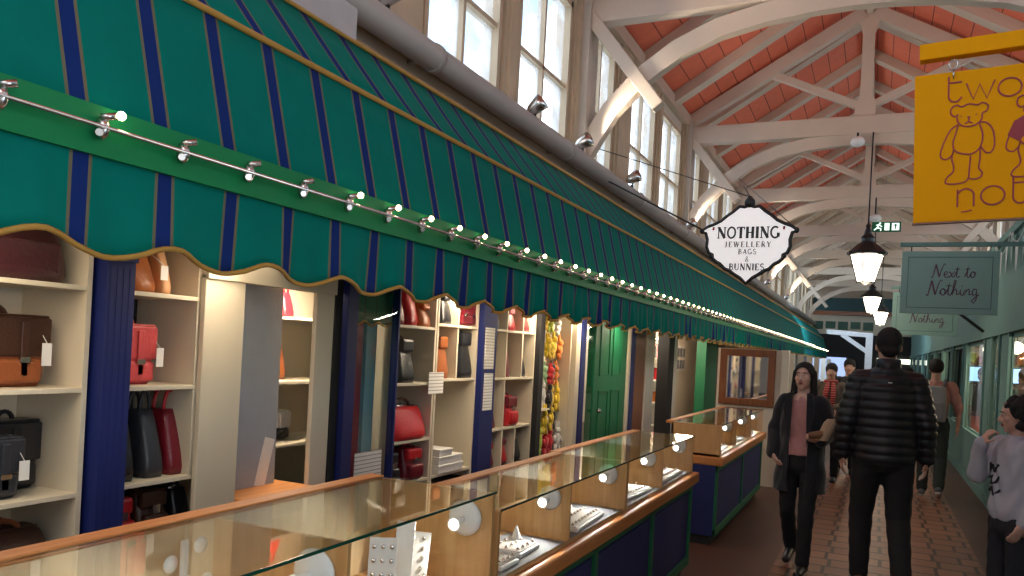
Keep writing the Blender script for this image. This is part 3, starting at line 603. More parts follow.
# ================================================================== COUNTERS AND CASES
XF = -1.15
def counter(y0, y1, label, panels, x0=-1.62):
    t = thing('counter', label, 'counter', (XF, y0, 0), 0, 'navy blue shop counters'); L = y1 - y0; d = x0 - XF
    BX('carcass', (d, -.05, 0, L, .08, .68), m_blue2, t); BX('plinth', (d, -.08, .02, L - .02, 0, .08), m_dark, t)
    bm = bmesh.new(); xs = (-.05, -.03)
    box(bm, *xs, 0, L, .08, .14); box(bm, *xs, 0, L, .63, .68)
    for k in range(panels + 1): y = (L - .05) * k / panels; box(bm, -.05, -.029, y, y + .05, .08, .68)
    obj('green_trim', bm, m_green, t, .003)
    for k in range(panels):
        a = (L - .05) * k / panels + .05; b_ = (L - .05) * (k + 1) / panels; BX('panel', (-.05, -.04, a + .02, b_ - .02, .16, .61), m_blue, t, .004)
    BX('worktop', (d, .01, -.01, L + .03, .68, .755), m_oak, t, .012)
    return t
counter(.4, 5.84, 'long navy counter with green trim and oak ledge under the near glass cases', 5)
counter(6.85, 9.75, 'second navy counter with green trim beyond the gap', 2, -1.53)
def dish_light(parent, x, y, z, r=.035):
    """round wall plate on a divider with a small spot head"""
    bm = bmesh.new(); lathe(bm, [(r * .3, 0), (r, -.004), (r * 1.02, -.012), (r * .8, -.02), (r * .3, -.026)], (x, y, z), 22, 'y'); o = obj('spot_plate', bm, m_white, parent)
    bm = bmesh.new(); tube(bm, [(x, y - .02, z), (x - .005, y - .055, z - .008)], [.010, .015], 10); lathe(bm, [(.012, -.052), (.022, -.066), (.024, -.078)], (x - .006, y, z - .012), 14, 'y'); obj('spot_head', bm, m_white, o)
    bm = bmesh.new(); ell(bm, (x - .006, y - .077, z - .012), (.018, .007, .018), 10); obj('spot_lens', bm, m_led, o)
    return o
def case(y0, y1, zt, xb, divs, label, front=True, e=1.2):
    z0 = .756; t = thing('display_case', label, 'display case', (XF - .02, y0, z0), 0, 'glass jewellery cases'); L = y1 - y0; d = xb - XF; H = zt - z0
    BX('base_panel', (d, -.01, 0, L, 0, .018), m_case, t); BX('back_panel', (d, d + .018, 0, L, 0, H - .012), m_caseback, t); BX('back_rail', (d - .05, d + .012, 0, L, H - .02, H + .004), m_oak, t, .004)
    for y, nm in ((0, 'end_panel'), (L - .016, 'end_panel')):
        bm = bmesh.new(); box(bm, d, .0, y, y + .016, 0, H - .007); box(bm, d, .002, y - .001, y + .017, H - .016, H - .006); obj(nm, bm, m_oakx, t)
    for q in divs:
        BX('divider', (d + .018, -.006, q - y0 - .007, q - y0 + .007, .018, H - .012), m_oakx, t)
    BX('glass_top', (d + .012, .006, 0.001, L, H - .006, H), m_glass, t)
    bm = bmesh.new(); box(bm, .004, .0075, 0, L, H - .007, H + .001); obj('glass_edge', bm, m_gedge, t)
    glaze('glass_front', [(0, .0, .0), (0, L, 0), (0, L, H - .006), (0, 0, H - .006)], m_glass, t)
    ends = [q - .007 for q in divs] + [y1 - .016]; prev = y0
    for q in ends:
        dish_light(t, -.10, q - y0, H - .10 if H > .3 else H - .08, .062 if H > .3 else .052)
        L_ = lamp('case_light', 'SPOT', (-.11, q - y0 - .09, H - .11), e, (1, .93, .82), .02, (-.2, q - y0 - .5, -.1), 2.7, t)
        prev = q
    return t
case(.55, 2.46, 1.10, -1.62, [1.64], 'nearest and tallest glass jewellery case with oak frame', e=5.0)
case(2.50, 4.08, 1.03, -1.53, [3.24], 'second glass jewellery case, with white ring trays', e=5.0)
case(4.09, 5.75, 1.03, -1.56, [4.88], 'third glass jewellery case at the far end of the long counter', e=5.0)
case(6.87, 9.6, 1.03, -1.58, [7.75, 8.7], 'glass jewellery case on the second counter below the wall mirror', e=6.0)
def tray(x, y, z, w_, d, label, rz=0, tilt=0, pads=(3, 5)):
    t = thing('jewellery_tray', label, 'tray', (x, y, z), rz, 'white jewellery trays'); t.rotation_euler[0] = tilt
    BX('tray_base', (-d / 2, d / 2, -w_ / 2, w_ / 2, 0, .018), m_white, t, .004); BX('tray_pad', (-d / 2 + .01, d / 2 - .01, -w_ / 2 + .01, w_ / 2 - .01, .018, .024), m_paper, t, .002)
    bm = bmesh.new()
    for i in range(pads[0]):
        for j in range(pads[1]):
            x_ = -d / 2 + d * (i + .5) / pads[0]; y_ = -w_ / 2 + w_ * (j + .5) / pads[1]; lathe(bm, [(.007, .024), (.008, .030), (.003, .034)], (x_, y_, 0), 6)
            ell(bm, (x_, y_, .036), (.003, .003, .003), 6)
    o = obj('rings', bm, m_silver, t); o['kind'] = 'stuff'; return t
ZC = .776
BX_l = [(-1.30, 2.22, .30, .18, 'wide white jewellery tray at the bottom of the nearest case'), (-1.27, 2.70, .15, .13, 'small white tray in the second case, nearer the front glass'), (-1.30, 2.93, .20, .15, 'white tray in the second case behind the small one'),
        (-1.30, 3.60, .44, .20, 'large tray crowded with silver rings in the second case'), (-1.31, 4.48, .5, .2, 'crowded white ring tray in the nearer half of the third case'), (-1.31, 5.30, .55, .2, 'crowded white ring tray in the far half of the third case'),
        (-1.31, 7.3, .5, .2, 'white tray in the nearest section of the second counter case'), (-1.31, 8.2, .5, .2, 'white tray in the middle section of the second counter case'), (-1.31, 9.1, .5, .2, 'white tray in the far section of the second counter case')]
for x, y, w_, d, lb in BX_l: tray(x, y, ZC, w_, d, lb, random.uniform(-.08, .08), 0, (3, max(4, int(w_ / .045))))
for y0, y1, lb in ((2.52, 3.22, 'nearer half of the second case'), (3.26, 4.05, 'far half of the second case'), (4.12, 4.86, 'nearer half of the third case'), (4.9, 5.72, 'far half of the third case')):
    tag(BX('display_mat', (XF - .30, XF - .03, y0 + .02, y1 - .02, .7745, .7757), m_grey), 'dark grey display mat on the floor of the ' + lb, 'mat', 'display mats')
def easel(kind, loc, w_, h, label, rz=0, tilt=-.22):
    t = thing('earring_card' if kind == 'card' else 'necklace_stand', label, 'jewellery display', loc, rz, 'jewellery displays in the cases')
    bm = bmesh.new(); c, s = math.cos(tilt), math.sin(tilt); prism(bm, [(0, 0), (.006, 0), (.006 - s * h, c * h), (-s * h, c * h)], -w_ / 2, w_ / 2, 'xz')
    prism(bm, [(-s * h, c * h), (-s * h + .004, c * h), (.075, 0), (.07, 0)], -w_ * .1, w_ * .1, 'xz'); bmesh.ops.rotate(bm, verts=bm.verts, cent=(0, 0, 0), matrix=Matrix.Rotation(0, 3, 'Z')); obj('card_board', bm, m_paper, t)
    if kind == 'card':
        bm = bmesh.new()
        for i in range(5):
            for j in range(3):
                zz = h * (.12 + .19 * i); q = Vector((-s * zz - .004, w_ * (-.32 + .32 * j), c * zz)); ell(bm, q, (.004, .007, .008), 8)
        o = obj('earrings', bm, m_silver, t)
    return t
easel('card', (-1.33, 2.02, ZC), .085, .22, 'white earring card left of the tall stand in the nearest case', PI / 2 + .5)
easel('stand', (-1.33, 2.13, ZC), .06, .25, 'tall white leaning bracelet stand in the nearest case', PI / 2 + .35)
easel('card', (-1.42, 2.33, ZC), .12, .17, 'silver earring card beside the oak end of the nearest case', PI / 2 + .2)
easel('card', (-1.36, 2.60, ZC), .06, .2, 'narrow earring card at the near end of the second case', PI / 2 + .6)
easel('stand', (-1.38, 1.60, ZC), .05, .22, 'white leaning card at the oak divider of the nearest case', PI / 2 + .3)
# clear stand with round white discs
def discs(loc, label):
    t = thing('disc_display', label, 'jewellery display', loc, 0, 'clear stands with white discs')
    BX('clear_upright', (-.004, .0, -.012, .012, 0, .24), m_white, t)
    for k, (a, b_) in enumerate(((-.05, .19), (.045, .22), (-.075, .11), (.0, .13), (.07, .12), (-.03, .05), (.05, .04))):
        bm = bmesh.new(); lathe(bm, [(.004, 0), (.022, .001), (.022, .004), (.004, .008)], (.004, a, b_), 16, 'x'); obj('disc', bm, m_white, t)
discs((-1.585, 1.50, ZC + .045), 'stand of round white discs in the left section of the nearest case'); discs((-1.45, 2.72, ZC), 'stand of round white discs in the second case')
t = thing('ring_cone', 'small white ring cone on the tray in the second case', 'ring holder', (-1.33, 3.02, ZC + .026)); bm = bmesh.new(); lathe(bm, [(.022, 0), (.02, .004), (.008, .04), (.002, .055)], (0, 0, 0), 16); obj('cone', bm, m_white, t)
# third low counter with a white top
t = thing('counter', 'low navy counter with a white box top beyond the mirror partition', 'counter', (-1.35, 10.75, 0)); BX('carcass', (-.45, .1, 0, 2.0, 0, .78), m_blue2, t); BX('worktop', (-.47, .12, -.02, 2.02, .78, .84), m_white, t, .01); BX('plinth', (-.43, .08, .02, 1.98, 0, .05), m_dark, t)
# white stall fronts further along
for k, y in enumerate((13, 14.3, 16, 18, 20.5, 23, 26, 29)):
    tag(BX('stall_post', (-1.55, -1.42, y, y + .14, 0, 1.76), m_cream2), 'white stall post under the far awning, %s from the mirror' % ORD[k], 'post', 'white stall posts under the far awning')
for k, y in enumerate((13.2, 16.2, 20.7)):
    t = thing('counter', 'pale stall counter under the far awning, %s beyond the mirror' % ORD[k], 'counter', (-1.45, y, 0)); BX('carcass', (-.5, 0, 0, 1.0, 0, .85), m_cream2, t); BX('worktop', (-.52, .03, -.02, 1.02, .85, .89), m_oak, t)
# ================================================================== RIGHT SHOPFRONT
XS = 1.27; RY0 = 1.2
struct(BX('wall_right_riser', (XS, XS + .04, RY0, YE, 0, .70), m_mint)); 
bm = bmesh.new(); box(bm, XS, XS + .04, RY0, YE, 2.05, 3.12); box(bm, XS - .03, XS + .02, RY0, YE, 2.03, 2.10); box(bm, XS - .04, XS + .02, RY0, YE, 3.08, 3.16); struct(obj('wall_right_fascia', bm, m_mint))
struct(BX('ceiling_right_shop', (XS, XR + .6, RY0, YE, 3.12, 3.16), m_mint)); struct(BX('ceiling_right_inner', (XS + .1, 3.2, RY0, YE, 2.5, 2.55), m_cream2))
struct(BX('wall_right_back', (3.1, 3.2, RY0, YE, 0, 2.6), m_cream2)); struct(BX('wall_right_end', (XS, 3.2, RY0 - .1, RY0, 0, 3.1), m_mint))
struct(BX('trim_right_sill', (XS - .03, XS + .035, RY0, YE, .68, .74), m_mint)); struct(BX('baseboard_right', (XS - .02, XS, RY0, YE, 0, .12), m_mint))
panes = [(1.4, 2.6), (2.75, 3.9), (4.05, 5.2), (5.35, 6.5), (6.65, 7.85), (8.0, 9.72), (10.5, 11.08), (11.86, 13.95), (14.6, 16.5), (16.9, 18.8), (19.2, 21.4), (21.8, 24), (24.4, 27), (27.4, 30), (30.4, 33), (33.4, 36)]
prev = RY0
for k, (a, b_) in enumerate(panes + [(YE, YE)]):
    bm = bmesh.new(); box(bm, XS, XS + .035, prev, a, .7, 2.05)
    for e in (prev, a - .07):
        if a - prev > .2: box(bm, XS - .025, XS + .02, e, e + .07, .7, 2.05)
    struct(obj('trim_pier_%d' % (k + 1), bm, m_mint, None, .005)); prev = b_
    if a < YE:
        bm = bmesh.new(); box(bm, XS + .02, XS + .05, a, b_, 1.98, 2.04); box(bm, XS + .02, XS + .05, a, b_, .70, .76); o = struct(obj('window_%d' % (60 + k), bm, m_mint)); glaze('pane', [(XS + .03, a, .74), (XS + .03, b_, .74), (XS + .03, b_, 2.0), (XS + .03, a, 2.0)], m_shopglass, o)
# goods inside right shop
def rshelf(y, label, k):
    t = thing('shelf_unit', label, 'shelf unit', (2.95, y, 0), 0, 'shelves inside the right hand shop'); BX('back', (.1, .13, 0, 2, 0, 2.2), mat('shop_wall_%d' % k, (.32, .22, .13), .6), t)
    for z in (.5, .9, 1.3, 1.7): BX('shelf', (-.15, .1, 0, 2, z - .02, z), m_oak, t)
    for i in range(20):
        z = (.5, .9, 1.3, 1.7)[i % 4]; y_ = .08 + .37 * (i // 4) + random.uniform(0, .08); c = random.choice(list(tm)); BX('goods', (-.08, .05, y_, y_ + random.uniform(.08, .2), z, z + random.uniform(.1, .25)), tm[c], t, .01)
for k, (y, p) in enumerate(((8.2, 'nearest'), (11.0, 'second nearest'), (14, 'third'), (17.5, 'fourth'))): rshelf(y, 'shelf unit of colourful goods behind the mint shop windows, %s' % p, k)
struct(BX('wall_right_cross', (XS + .06, 3.1, 15.3, 15.4, 0, 2.5), mat('shop_cross_wall', (.42, .30, .2), .6)))
t = thing('display_wall', 'lit shelves of colourful goods facing the windows deep inside the mint shop', 'shelf unit', (1.36, 15.28, 0)); BX('back', (0, 1.7, 0, .015, 0, 2.2), m_cream2, t)
for z in (.55, .85, 1.15, 1.45, 1.75): BX('shelf', (0, 1.7, -.25, 0, z - .02, z), m_oak, t)
for i in range(60):
    z = (.55, .85, 1.15, 1.45, 1.75)[i % 5]; x_ = .03 + .135 * (i // 5); c = random.choice(list(tm)); BX('goods', (x_, x_ + random.uniform(.06, .12), -.22, -.04, z, z + random.uniform(.1, .24)), tm[c], t, .012)
m_blueglow = glow('blue_screen_light', (.35, .6, 1), 2.2)
for k, (x, y, z) in enumerate(((1.62, 11.9, 1.93), (1.50, 13.6, 1.93), (2.2, 17.5, 2.0), (2.2, 21, 2.0), (2.2, 5.5, 2.02))):
    t = thing('globe_lamp', 'warm white globe lamp hanging inside the mint shop, %s' % ['by the right picture edge', 'second along', 'third along', 'farthest along', 'outside the picture edge'][k], 'lamp', (x, y, z), 0, 'globe lamps inside the mint shop'); bm = bmesh.new(); ell(bm, (0, 0, 0), (.08, .08, .08), 16); obj('globe', bm, glow('globe_glass', (1, .85, .65), 7), t)
    bm = bmesh.new(); tube(bm, [(0, 0, .07), (0, 0, 2.5 - z)], .006, 6); obj('cord', bm, m_black, t)
for y, s in ((10.3, 'right'), (13.2, 'left')):
    t = thing('wall_screen', 'pale blue lit screen inside the mint shop, %s one' % s, 'screen', (1.58 if s == 'left' else 2.1, 14.98, 1.56)); BX('bezel', (-.20, .20, 0, .03, -.13, .13), m_black, t, .005); BX('display', (-.185, .185, -.004, 0, -.115, .115), m_blueglow, t)
# ================================================================== SIGNS and lettering
def ribbon(bm, pts, w_, d0, d1, taper=None):
    """flat stroke in the xz plane, extruded d0..d1 along y; mitred"""
    n_ = len(pts); Lp, Rp = [], []
    closed = n_ > 2 and (Vector(pts[0]) - Vector(pts[-1])).length < 1e-5
    for i, p in enumerate(pts):
        p = Vector(p); a = Vector(pts[i - 1]) if i else (Vector(pts[-2]) if closed else None); b = Vector(pts[i + 1]) if i < n_ - 1 else (Vector(pts[1]) if closed else None)
        d1_ = (p - a).normalized() if a is not None else None; d2_ = (b - p).normalized() if b is not None else None
        d = (d1_ + d2_) if d1_ is not None and d2_ is not None else (d1_ if d1_ is not None else d2_)
        if d.length < 1e-4: d = d1_
        d.normalize(); nn = Vector((-d.y, d.x)); ww = w_ / 2 * (taper(i / (n_ - 1)) if taper else 1)
        Lp.append(p + nn * ww); Rp.append(p - nn * ww)
    V = [[bm.verts.new((q.x, y, q.y)) for q in s] for y in (d0, d1) for s in (Lp, Rp)]
    for i in range(n_ - 1):
        for a, b in ((V[0], V[1]), (V[3], V[2]), (V[2], V[0]), (V[1], V[3])):
            try: bm.faces.new((a[i], a[i + 1], b[i + 1], b[i]))
            except ValueError: pass
def ar(cx, cy, rx, ry, a0, a1, k=12): return [(cx + rx * math.cos(math.radians(a0 + (a1 - a0) * i / k)), cy + ry * math.sin(math.radians(a0 + (a1 - a0) * i / k))) for i in range(k + 1)]
# serif capitals on a unit height; (strokes as (points, weight), width)
def serif(x, y, w_=.26): return ([(x - w_ / 2, y), (x + w_ / 2, y)], .05)
TK, TN = .17, .07
G = {
 'N': ([([(.12, 0), (.12, 1)], TN), ([(.12, 1), (.68, 0)], TK), ([(.68, 0), (.68, 1)], TN), serif(.12, .02), serif(.1, .98, .2), serif(.68, .98)], .8),
 'O': ([(ar(.4, .5, .34, .48, 0, 360, 24), .11)], .8), 'T': ([([(.35, 0), (.35, 1)], TK), ([(.02, .97), (.68, .97)], TN), ([(.04, .97), (.04, .78)], TN), ([(.66, .97), (.66, .78)], TN), serif(.35, .02, .3)], .7),
 'H': ([([(.14, 0), (.14, 1)], TK), ([(.62, 0), (.62, 1)], TK), ([(.14, .5), (.62, .5)], TN)] + [serif(a, b) for a in (.14, .62) for b in (.02, .98)], .76), 'I': ([([(.17, 0), (.17, 1)], TK), serif(.17, .02, .3), serif(.17, .98, .3)], .34),
 'G': ([(ar(.42, .5, .36, .48, 50, 330, 20), .12), ([(.70, .42), (.70, .1)], TK), serif(.68, .42)], .82), 'J': ([([(.3, 1), (.3, .1)], TK), (ar(.16, .1, .14, .14, 0, -150, 8), TN), serif(.3, .98)], .45),
 'E': ([([(.14, 0), (.14, 1)], TK), ([(.05, .97), (.58, .97)], TN), ([(.05, .03), (.6, .03)], TN), ([(.14, .5), (.46, .5)], TN), ([(.58, .97), (.58, .8)], TN), ([(.6, .03), (.6, .2)], TN)], .66),
 'W': ([([(.06, 1), (.3, 0)], TK), ([(.3, 0), (.52, .95)], TN), ([(.5, 1), (.74, 0)], TK), ([(.74, 0), (.98, 1)], TN), serif(.06, .98, .24), serif(.98, .98, .22), serif(.52, .98, .2)], 1.05),
 'L': ([([(.14, 0), (.14, 1)], TK), ([(.05, .03), (.58, .03)], TN), ([(.58, .03), (.58, .22)], TN), serif(.14, .98)], .62),
 'R': ([([(.14, 0), (.14, 1)], TK), ([(.05, .97), (.34, .97)] + ar(.34, .75, .22, .22, 90, -90, 10) + [(.14, .53)], .09), ([(.34, .52), (.66, .02)], TK), serif(.14, .02), serif(.66, .02, .18)], .74),
 'Y': ([([(.04, 1), (.34, .48)], TK), ([(.66, 1), (.34, .48)], TN), ([(.34, .48), (.34, 0)], TK), serif(.34, .02), serif(.04, .98, .22), serif(.66, .98, .2)], .7),
 'B': ([([(.14, 0), (.14, 1)], TK), ([(.05, .97), (.34, .97)] + ar(.34, .75, .2, .22, 90, -90, 10) + [(.14, .53)], .09), ([(.14, .53), (.36, .53)] + ar(.36, .28, .24, .25, 90, -90, 10) + [(.05, .03)], .09)], .68),
 'A': ([([(.36, 1), (.68, 0)], TK), ([(.36, 1), (.06, 0)], TN), ([(.16, .34), (.56, .34)], TN), serif(.06, .02, .2), serif(.68, .02, .24)], .74),
 'S': ([(ar(.3, .74, .22, .24, 30, 250, 12) + ar(.3, .26, .24, .25, 80, -150, 14), .11)], .6), 'U': ([([(.14, 1), (.14, .3)], TK), (ar(.39, .3, .25, .28, 180, 360, 10), .09), ([(.64, .3), (.64, 1)], TN), serif(.14, .98), serif(.64, .98, .2)], .78),
 '&': ([([(.66, .05), (.2, .72)] + ar(.33, .78, .15, .18, 200, -20, 8) + [(.42, .62), (.14, .38)] + ar(.28, .24, .2, .22, 150, 300, 8) + [(.55, .2), (.66, .42)], .09)], .72), "'": ([([(.1, 1), (.07, .68)], .1)], .2), ' ': ([], .4),
}
def word(bm, s, cx, z, h, glyphs=G, y0=-.004, y1=0, gap=.1, wscale=1, weight=1):
    tot = sum(glyphs[c][1] * wscale for c in s) + gap * (len(s) - 1); x = cx - tot * h / 2
    for c in s:
        for pts, w_ in glyphs[c][0]: ribbon(bm, [(x + p[0] * h * wscale, z + p[1] * h) for p in pts], w_ * h * weight, y0, y1)
        x += (glyphs[c][1] * wscale + gap) * h
# thin round lower-case letters of the yellow sign (x-height .6, stroke .06)
K = .052
R_ = {
 't': ([([(.08, .92), (.08, .22)] + ar(.27, .22, .19, .2, 180, 300, 8) + [(.46, .18)], K), ([(.08, .70), (.46, .70)], K)], .5),
 'w': ([([(.0, .62), (.2, .04), (.38, .56), (.58, .04), (.80, .64)], K)], .8), 'o': ([(ar(.33, .33, .32, .31, 0, 360, 28), K)], .68),
 'n': ([([(.04, .0), (.04, .6)], K), ([(.04, .42)] + ar(.27, .38, .22, .22, 160, 0, 12) + [(.49, .0)], K)], .56), 'h': ([([(.04, .0), (.04, 1)], K), ([(.04, .42)] + ar(.27, .38, .22, .22, 160, 0, 12) + [(.49, .0)], K)], .56),
 'i': ([([(.04, 0), (.04, .6)], K), ([(.04, .78), (.04, .84)], K)], .12), 'g': ([(ar(.3, .32, .28, .29, 0, 360, 24), K), ([(.58, .6), (.58, -.1)] + ar(.3, -.1, .28, .2, 0, -160, 10), K)], .64),
}
# --- yellow bear sign, hangs from a yellow arm fixed to the right shopfront
sy = 3.3; k_ = sy / 3.0
sg = thing('hanging_sign', 'yellow hanging sign with two line-drawn teddy bears', 'sign', (.098, sy, 2.14), 0); sg.rotation_euler = (0, -.035, -.03)
SW, SHh = .82, .55
BX('sign_board', (0, SW, -.012, .012, 0, SHh), m_yellow, sg, .003)
bm = bmesh.new(); box(bm, -.003, SW + .003, -.013, .013, -.006, 0); obj('bottom_edge', bm, m_brown, sg)
bm = bmesh.new(); word(bm, 'two', .222, .435, .105, R_, -.015, -.012, .09, 1.06); obj('lettering', bm, m_pinkpaint, sg); bm = bmesh.new()
word(bm, 'nothing', .385, .05, .108, R_, -.015, -.012, .12, 1.06)
obj('lettering', bm, m_pinkpaint, sg); bm = bmesh.new(); ribbon(bm, [(.155, .031), (.175, .033), (.19, .037)], .004, -.015, -.012); obj('signature', bm, m_pinkpaint, sg)
def bear(ox, oz, s, red):
    bm = bmesh.new(); W = .0050 / s
    def st(pts):
        if len(pts) > 3:
            q = [pts[0]] + list(pts) + [pts[-1]]; out = []
            for i in range(1, len(q) - 2):
                for u in (0, .25, .5, .75): out.append(tuple(.5 * (2 * q[i][j] + (q[i + 1][j] - q[i - 1][j]) * u + (2 * q[i - 1][j] - 5 * q[i][j] + 4 * q[i + 1][j] - q[i + 2][j]) * u * u + (3 * q[i][j] - q[i - 1][j] - 3 * q[i + 1][j] + q[i + 2][j]) * u ** 3) for j in (0, 1)))
            pts = out + [pts[-1]]
        ribbon(bm, [(ox + p[0] * s, oz + p[1] * s) for p in pts], W * s, -.015, -.012)
    head = [(.30, 1.24), (.22, 1.20), (.15, 1.28), (.17, 1.40), (.27, 1.45), (.36, 1.40), (.50, 1.45), (.66, 1.41), (.76, 1.45), (.86, 1.38), (.84, 1.26), (.76, 1.22), (.74, 1.08), (.64, .98), (.50, .95), (.36, .99), (.28, 1.10), (.28, 1.2)]
    st(head); st([(.30, 1.01), (.16, .92), (.04, .68), (-.04, .42), (-.02, .30), (.08, .26), (.18, .34), (.22, .46)]); st([(.70, 1.02), (.84, 1.0), (.96, .82), (.99, .52), (.94, .36), (.84, .34), (.76, .44), (.72, .50)])
    st([(.30, 1.0), (.24, .78), (.20, .60), (.24, .44), (.38, .36), (.56, .34), (.70, .44), (.76, .60), (.76, .80), (.70, 1.0)])
    st([(.22, .46), (.18, .28), (.22, .08), (.20, -.04), (.10, -.14), (.06, -.26), (.20, -.30), (.40, -.28), (.50, -.20), (.52, .0), (.54, .30)]); st([(.72, .46), (.72, .22), (.70, .02), (.76, -.08), (.74, -.18), (.62, -.22), (.52, -.20)])
    st([(.50, 1.15), (.50, 1.06)]); st([(.43, 1.02), (.50, 1.06), (.57, 1.02)]); st([(.34, 1.2), (.36, 1.2)]); st([(.63, 1.2), (.65, 1.2)]); st([(.47, 1.16), (.53, 1.16)])
    o = obj('bear_outline', bm, m_pinkpaint, sg)
    if red:
        bm = bmesh.new(); P = [(.30, 1.0), (.10, .92), (-.02, .62), (.20, .46), (.26, .56), (.5, .50), (.72, .58), (.82, .48), (.98, .66), (.86, .96), (.70, 1.0), (.5, .95)]
        prism(bm, [(ox + p[0] * s, oz + p[1] * s) for p in P], -.0145, -.012); obj('bear_jumper', bm, m_pinkpaint, o)
bear(.094, .185, .165, False); bear(.300, .195, .165, True)
sa = thing('wall_bracket', 'yellow wooden arm the teddy bear sign hangs from', 'bracket', (.09, sy - .02, 2.765)); sa.rotation_euler = (0, -.05, -.03); BX('arm', (0, 1.2, -.025, .025, -.03, .03), m_yellow, sa, .004)
for x in (.11, .8):
    bm = bmesh.new(); tube(bm, [(x + .014 * math.cos(a), .0, -.052 + .018 * math.sin(a)) for a in [2 * PI * i / 12 for i in range(13)]], .003, 5, False); tube(bm, [(x, 0, -.072), (x, 0, -.105)], .003, 5); obj('hook', bm, m_metal, sa)
# --- mint signs with script lettering
SC = {  # joined script letters, unit x-height ~.45
 'N': ([([(.0, .05), (.10, .0), (.2, .5), (.28, .95)], .07), ([(.28, .95), (.5, .05)], .09), ([(.5, .05), (.62, .6), (.75, 1.0), (.84, .92)], .06)], .72), 'e': ([([(.0, .18), (.2, .26), (.26, .40), (.16, .46), (.07, .32), (.1, .08), (.22, .02), (.36, .14)], .06)], .32),
 'x': ([([(.02, .42), (.12, .36), (.24, .06), (.36, .1)], .07), ([(.36, .45), (.04, .0)], .05)], .34), 't': ([([(.0, .1), (.16, .5), (.2, .88), (.15, .5), (.14, .1), (.22, .03), (.34, .14)], .06), ([(.02, .62), (.32, .64)], .045)], .3),
 'o': ([([(.0, .12), (.08, .36)] + ar(.18, .24, .12, .21, 120, 480, 14) + [(.36, .36)], .06)], .32), 'h': ([([(.0, .1), (.18, .6), (.24, .95), (.16, .98), (.1, .6), (.06, 0), (.12, .3), (.24, .45), (.3, .34), (.28, .08), (.42, .12)], .06)], .4),
 'i': ([([(.0, .12), (.12, .44), (.1, .1), (.18, .03), (.28, .12)], .06), ([(.16, .6), (.18, .64)], .07)], .24), 'n': ([([(.0, .12), (.1, .44), (.07, .0), (.16, .34), (.27, .45), (.32, .32), (.3, .08), (.44, .12)], .06)], .4),
 'g': ([([(.3, .4), (.16, .46), (.05, .26), (.12, .04), (.26, .12), (.31, .42), (.28, -.2), (.16, -.45), (.04, -.32), (.2, -.1), (.42, .12)], .06)], .4), ' ': ([], .3)}
def mint_sign(loc, label, words, w_=.82, h=.60, arm=True):
    t = thing('hanging_sign', label, 'sign', loc, 0, 'mint green hanging signs'); BX('sign_board', (0, w_, -.015, .015, 0, h), m_mint2, t, .004)
    bm = bmesh.new()
    for q in ((.055, w_ - .055, .055, .061), (.055, w_ - .055, h - .061, h - .055), (.055, .061, .055, h - .055), (w_ - .061, w_ - .055, .055, h - .055)): box(bm, q[0], q[1], -.018, -.015, q[2], q[3])
    obj('border_line', bm, m_mintdk, t)
    pl = mat('sign_plum_line', (.12, .05, .09), .5)
    for s, cx, z, hh in words: bm = bmesh.new(); word(bm, s, cx, z, hh, SC, -.019, -.015, 0, 1.05, 1.15); obj('lettering', bm, pl, t)
    BX('arm', (-.02, XS - loc[0], -.02, .02, h + .045, h + .085), m_mint, t)
    for x in (.08, w_ - .08): bm = bmesh.new(); tube(bm, [(x, 0, h - .005), (x, 0, h + .05)], .005, 5); obj('hanger', bm, m_black, t)
WD = [('Next to', .44, .345, .135), ('Nothing', .44, .175, .15)]
mint_sign((.175, 8.55, 2.13), 'nearer mint green hanging sign with script lettering, just below the yellow sign', WD)
mint_sign((.165, 12.5, 2.07), 'farther mint green hanging sign, half hidden behind its nearer twin', WD)
t = thing('sign_bracket', 'short black diagonal bracket on the mint shopfront behind the signs', 'bracket', (XS, 12.0, 2.25)); bm = bmesh.new(); tube(bm, [(-.02, 0, -.12), (-.36, -.1, .14)], .02, 8); obj('bar', bm, m_black, t)
# bunting
bt = thing('bunting', 'string of pale triangular flags along the top of the mint fascia', 'bunting', (XS - .06, 0, 0)); pts = []; flags = []
for k in range(6):
    a = 7.6 + k * 1.05
    for i in range(11): u = i / 10; pts.append((0, a + 1.05 * u, 3.08 - .16 * 4 * u * (1 - u)))
bm = bmesh.new(); tube(bm, pts, .004, 4); obj('cord', bm, m_white, bt)
m_flag = [mat('white_flag', (.85, .86, .84), .8), mat('mint_flag', (.30, .46, .44), .8), mat('grey_flag', (.66, .70, .70), .8)]
for k in range(2, len(pts) - 1, 2):
    p = pts[k]; bm = bmesh.new(); prism(bm, [(p[1] - .075, p[2]), (p[1] + .075, p[2]), (p[1] + .01, p[2] - .30)], -.002 + .01 * (k % 4), .0 + .01 * (k % 4), 'yz'); obj('flag', bm, m_flag[k // 2 % 3], bt)
# --- 'NOTHING' oval shield sign
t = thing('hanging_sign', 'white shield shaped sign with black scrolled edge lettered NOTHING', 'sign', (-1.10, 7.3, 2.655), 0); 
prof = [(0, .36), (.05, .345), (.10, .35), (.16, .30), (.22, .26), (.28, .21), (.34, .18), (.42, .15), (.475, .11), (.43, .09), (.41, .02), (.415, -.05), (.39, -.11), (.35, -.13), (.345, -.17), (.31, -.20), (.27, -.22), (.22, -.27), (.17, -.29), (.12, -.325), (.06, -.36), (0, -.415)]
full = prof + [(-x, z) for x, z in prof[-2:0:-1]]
bm = bmesh.new(); prism(bm, full[::-1], -.012, .02); obj('sign_face', bm, mat('white_sign_face', (.88, .86, .86), .4, var=.02, emit=(1, .95, .94), es=.32), t)  # faint emission added to whiten the face, as if backlit
bm = bmesh.new(); tube(bm, [(x, 0, z) for x, z in full] + [(full[0][0], 0, full[0][1])], .020, 8); ell(bm, (0, 0, .39), (.055, .035, .055), 12); ell(bm, (0, 0, .43), (.03, .03, .03), 10)
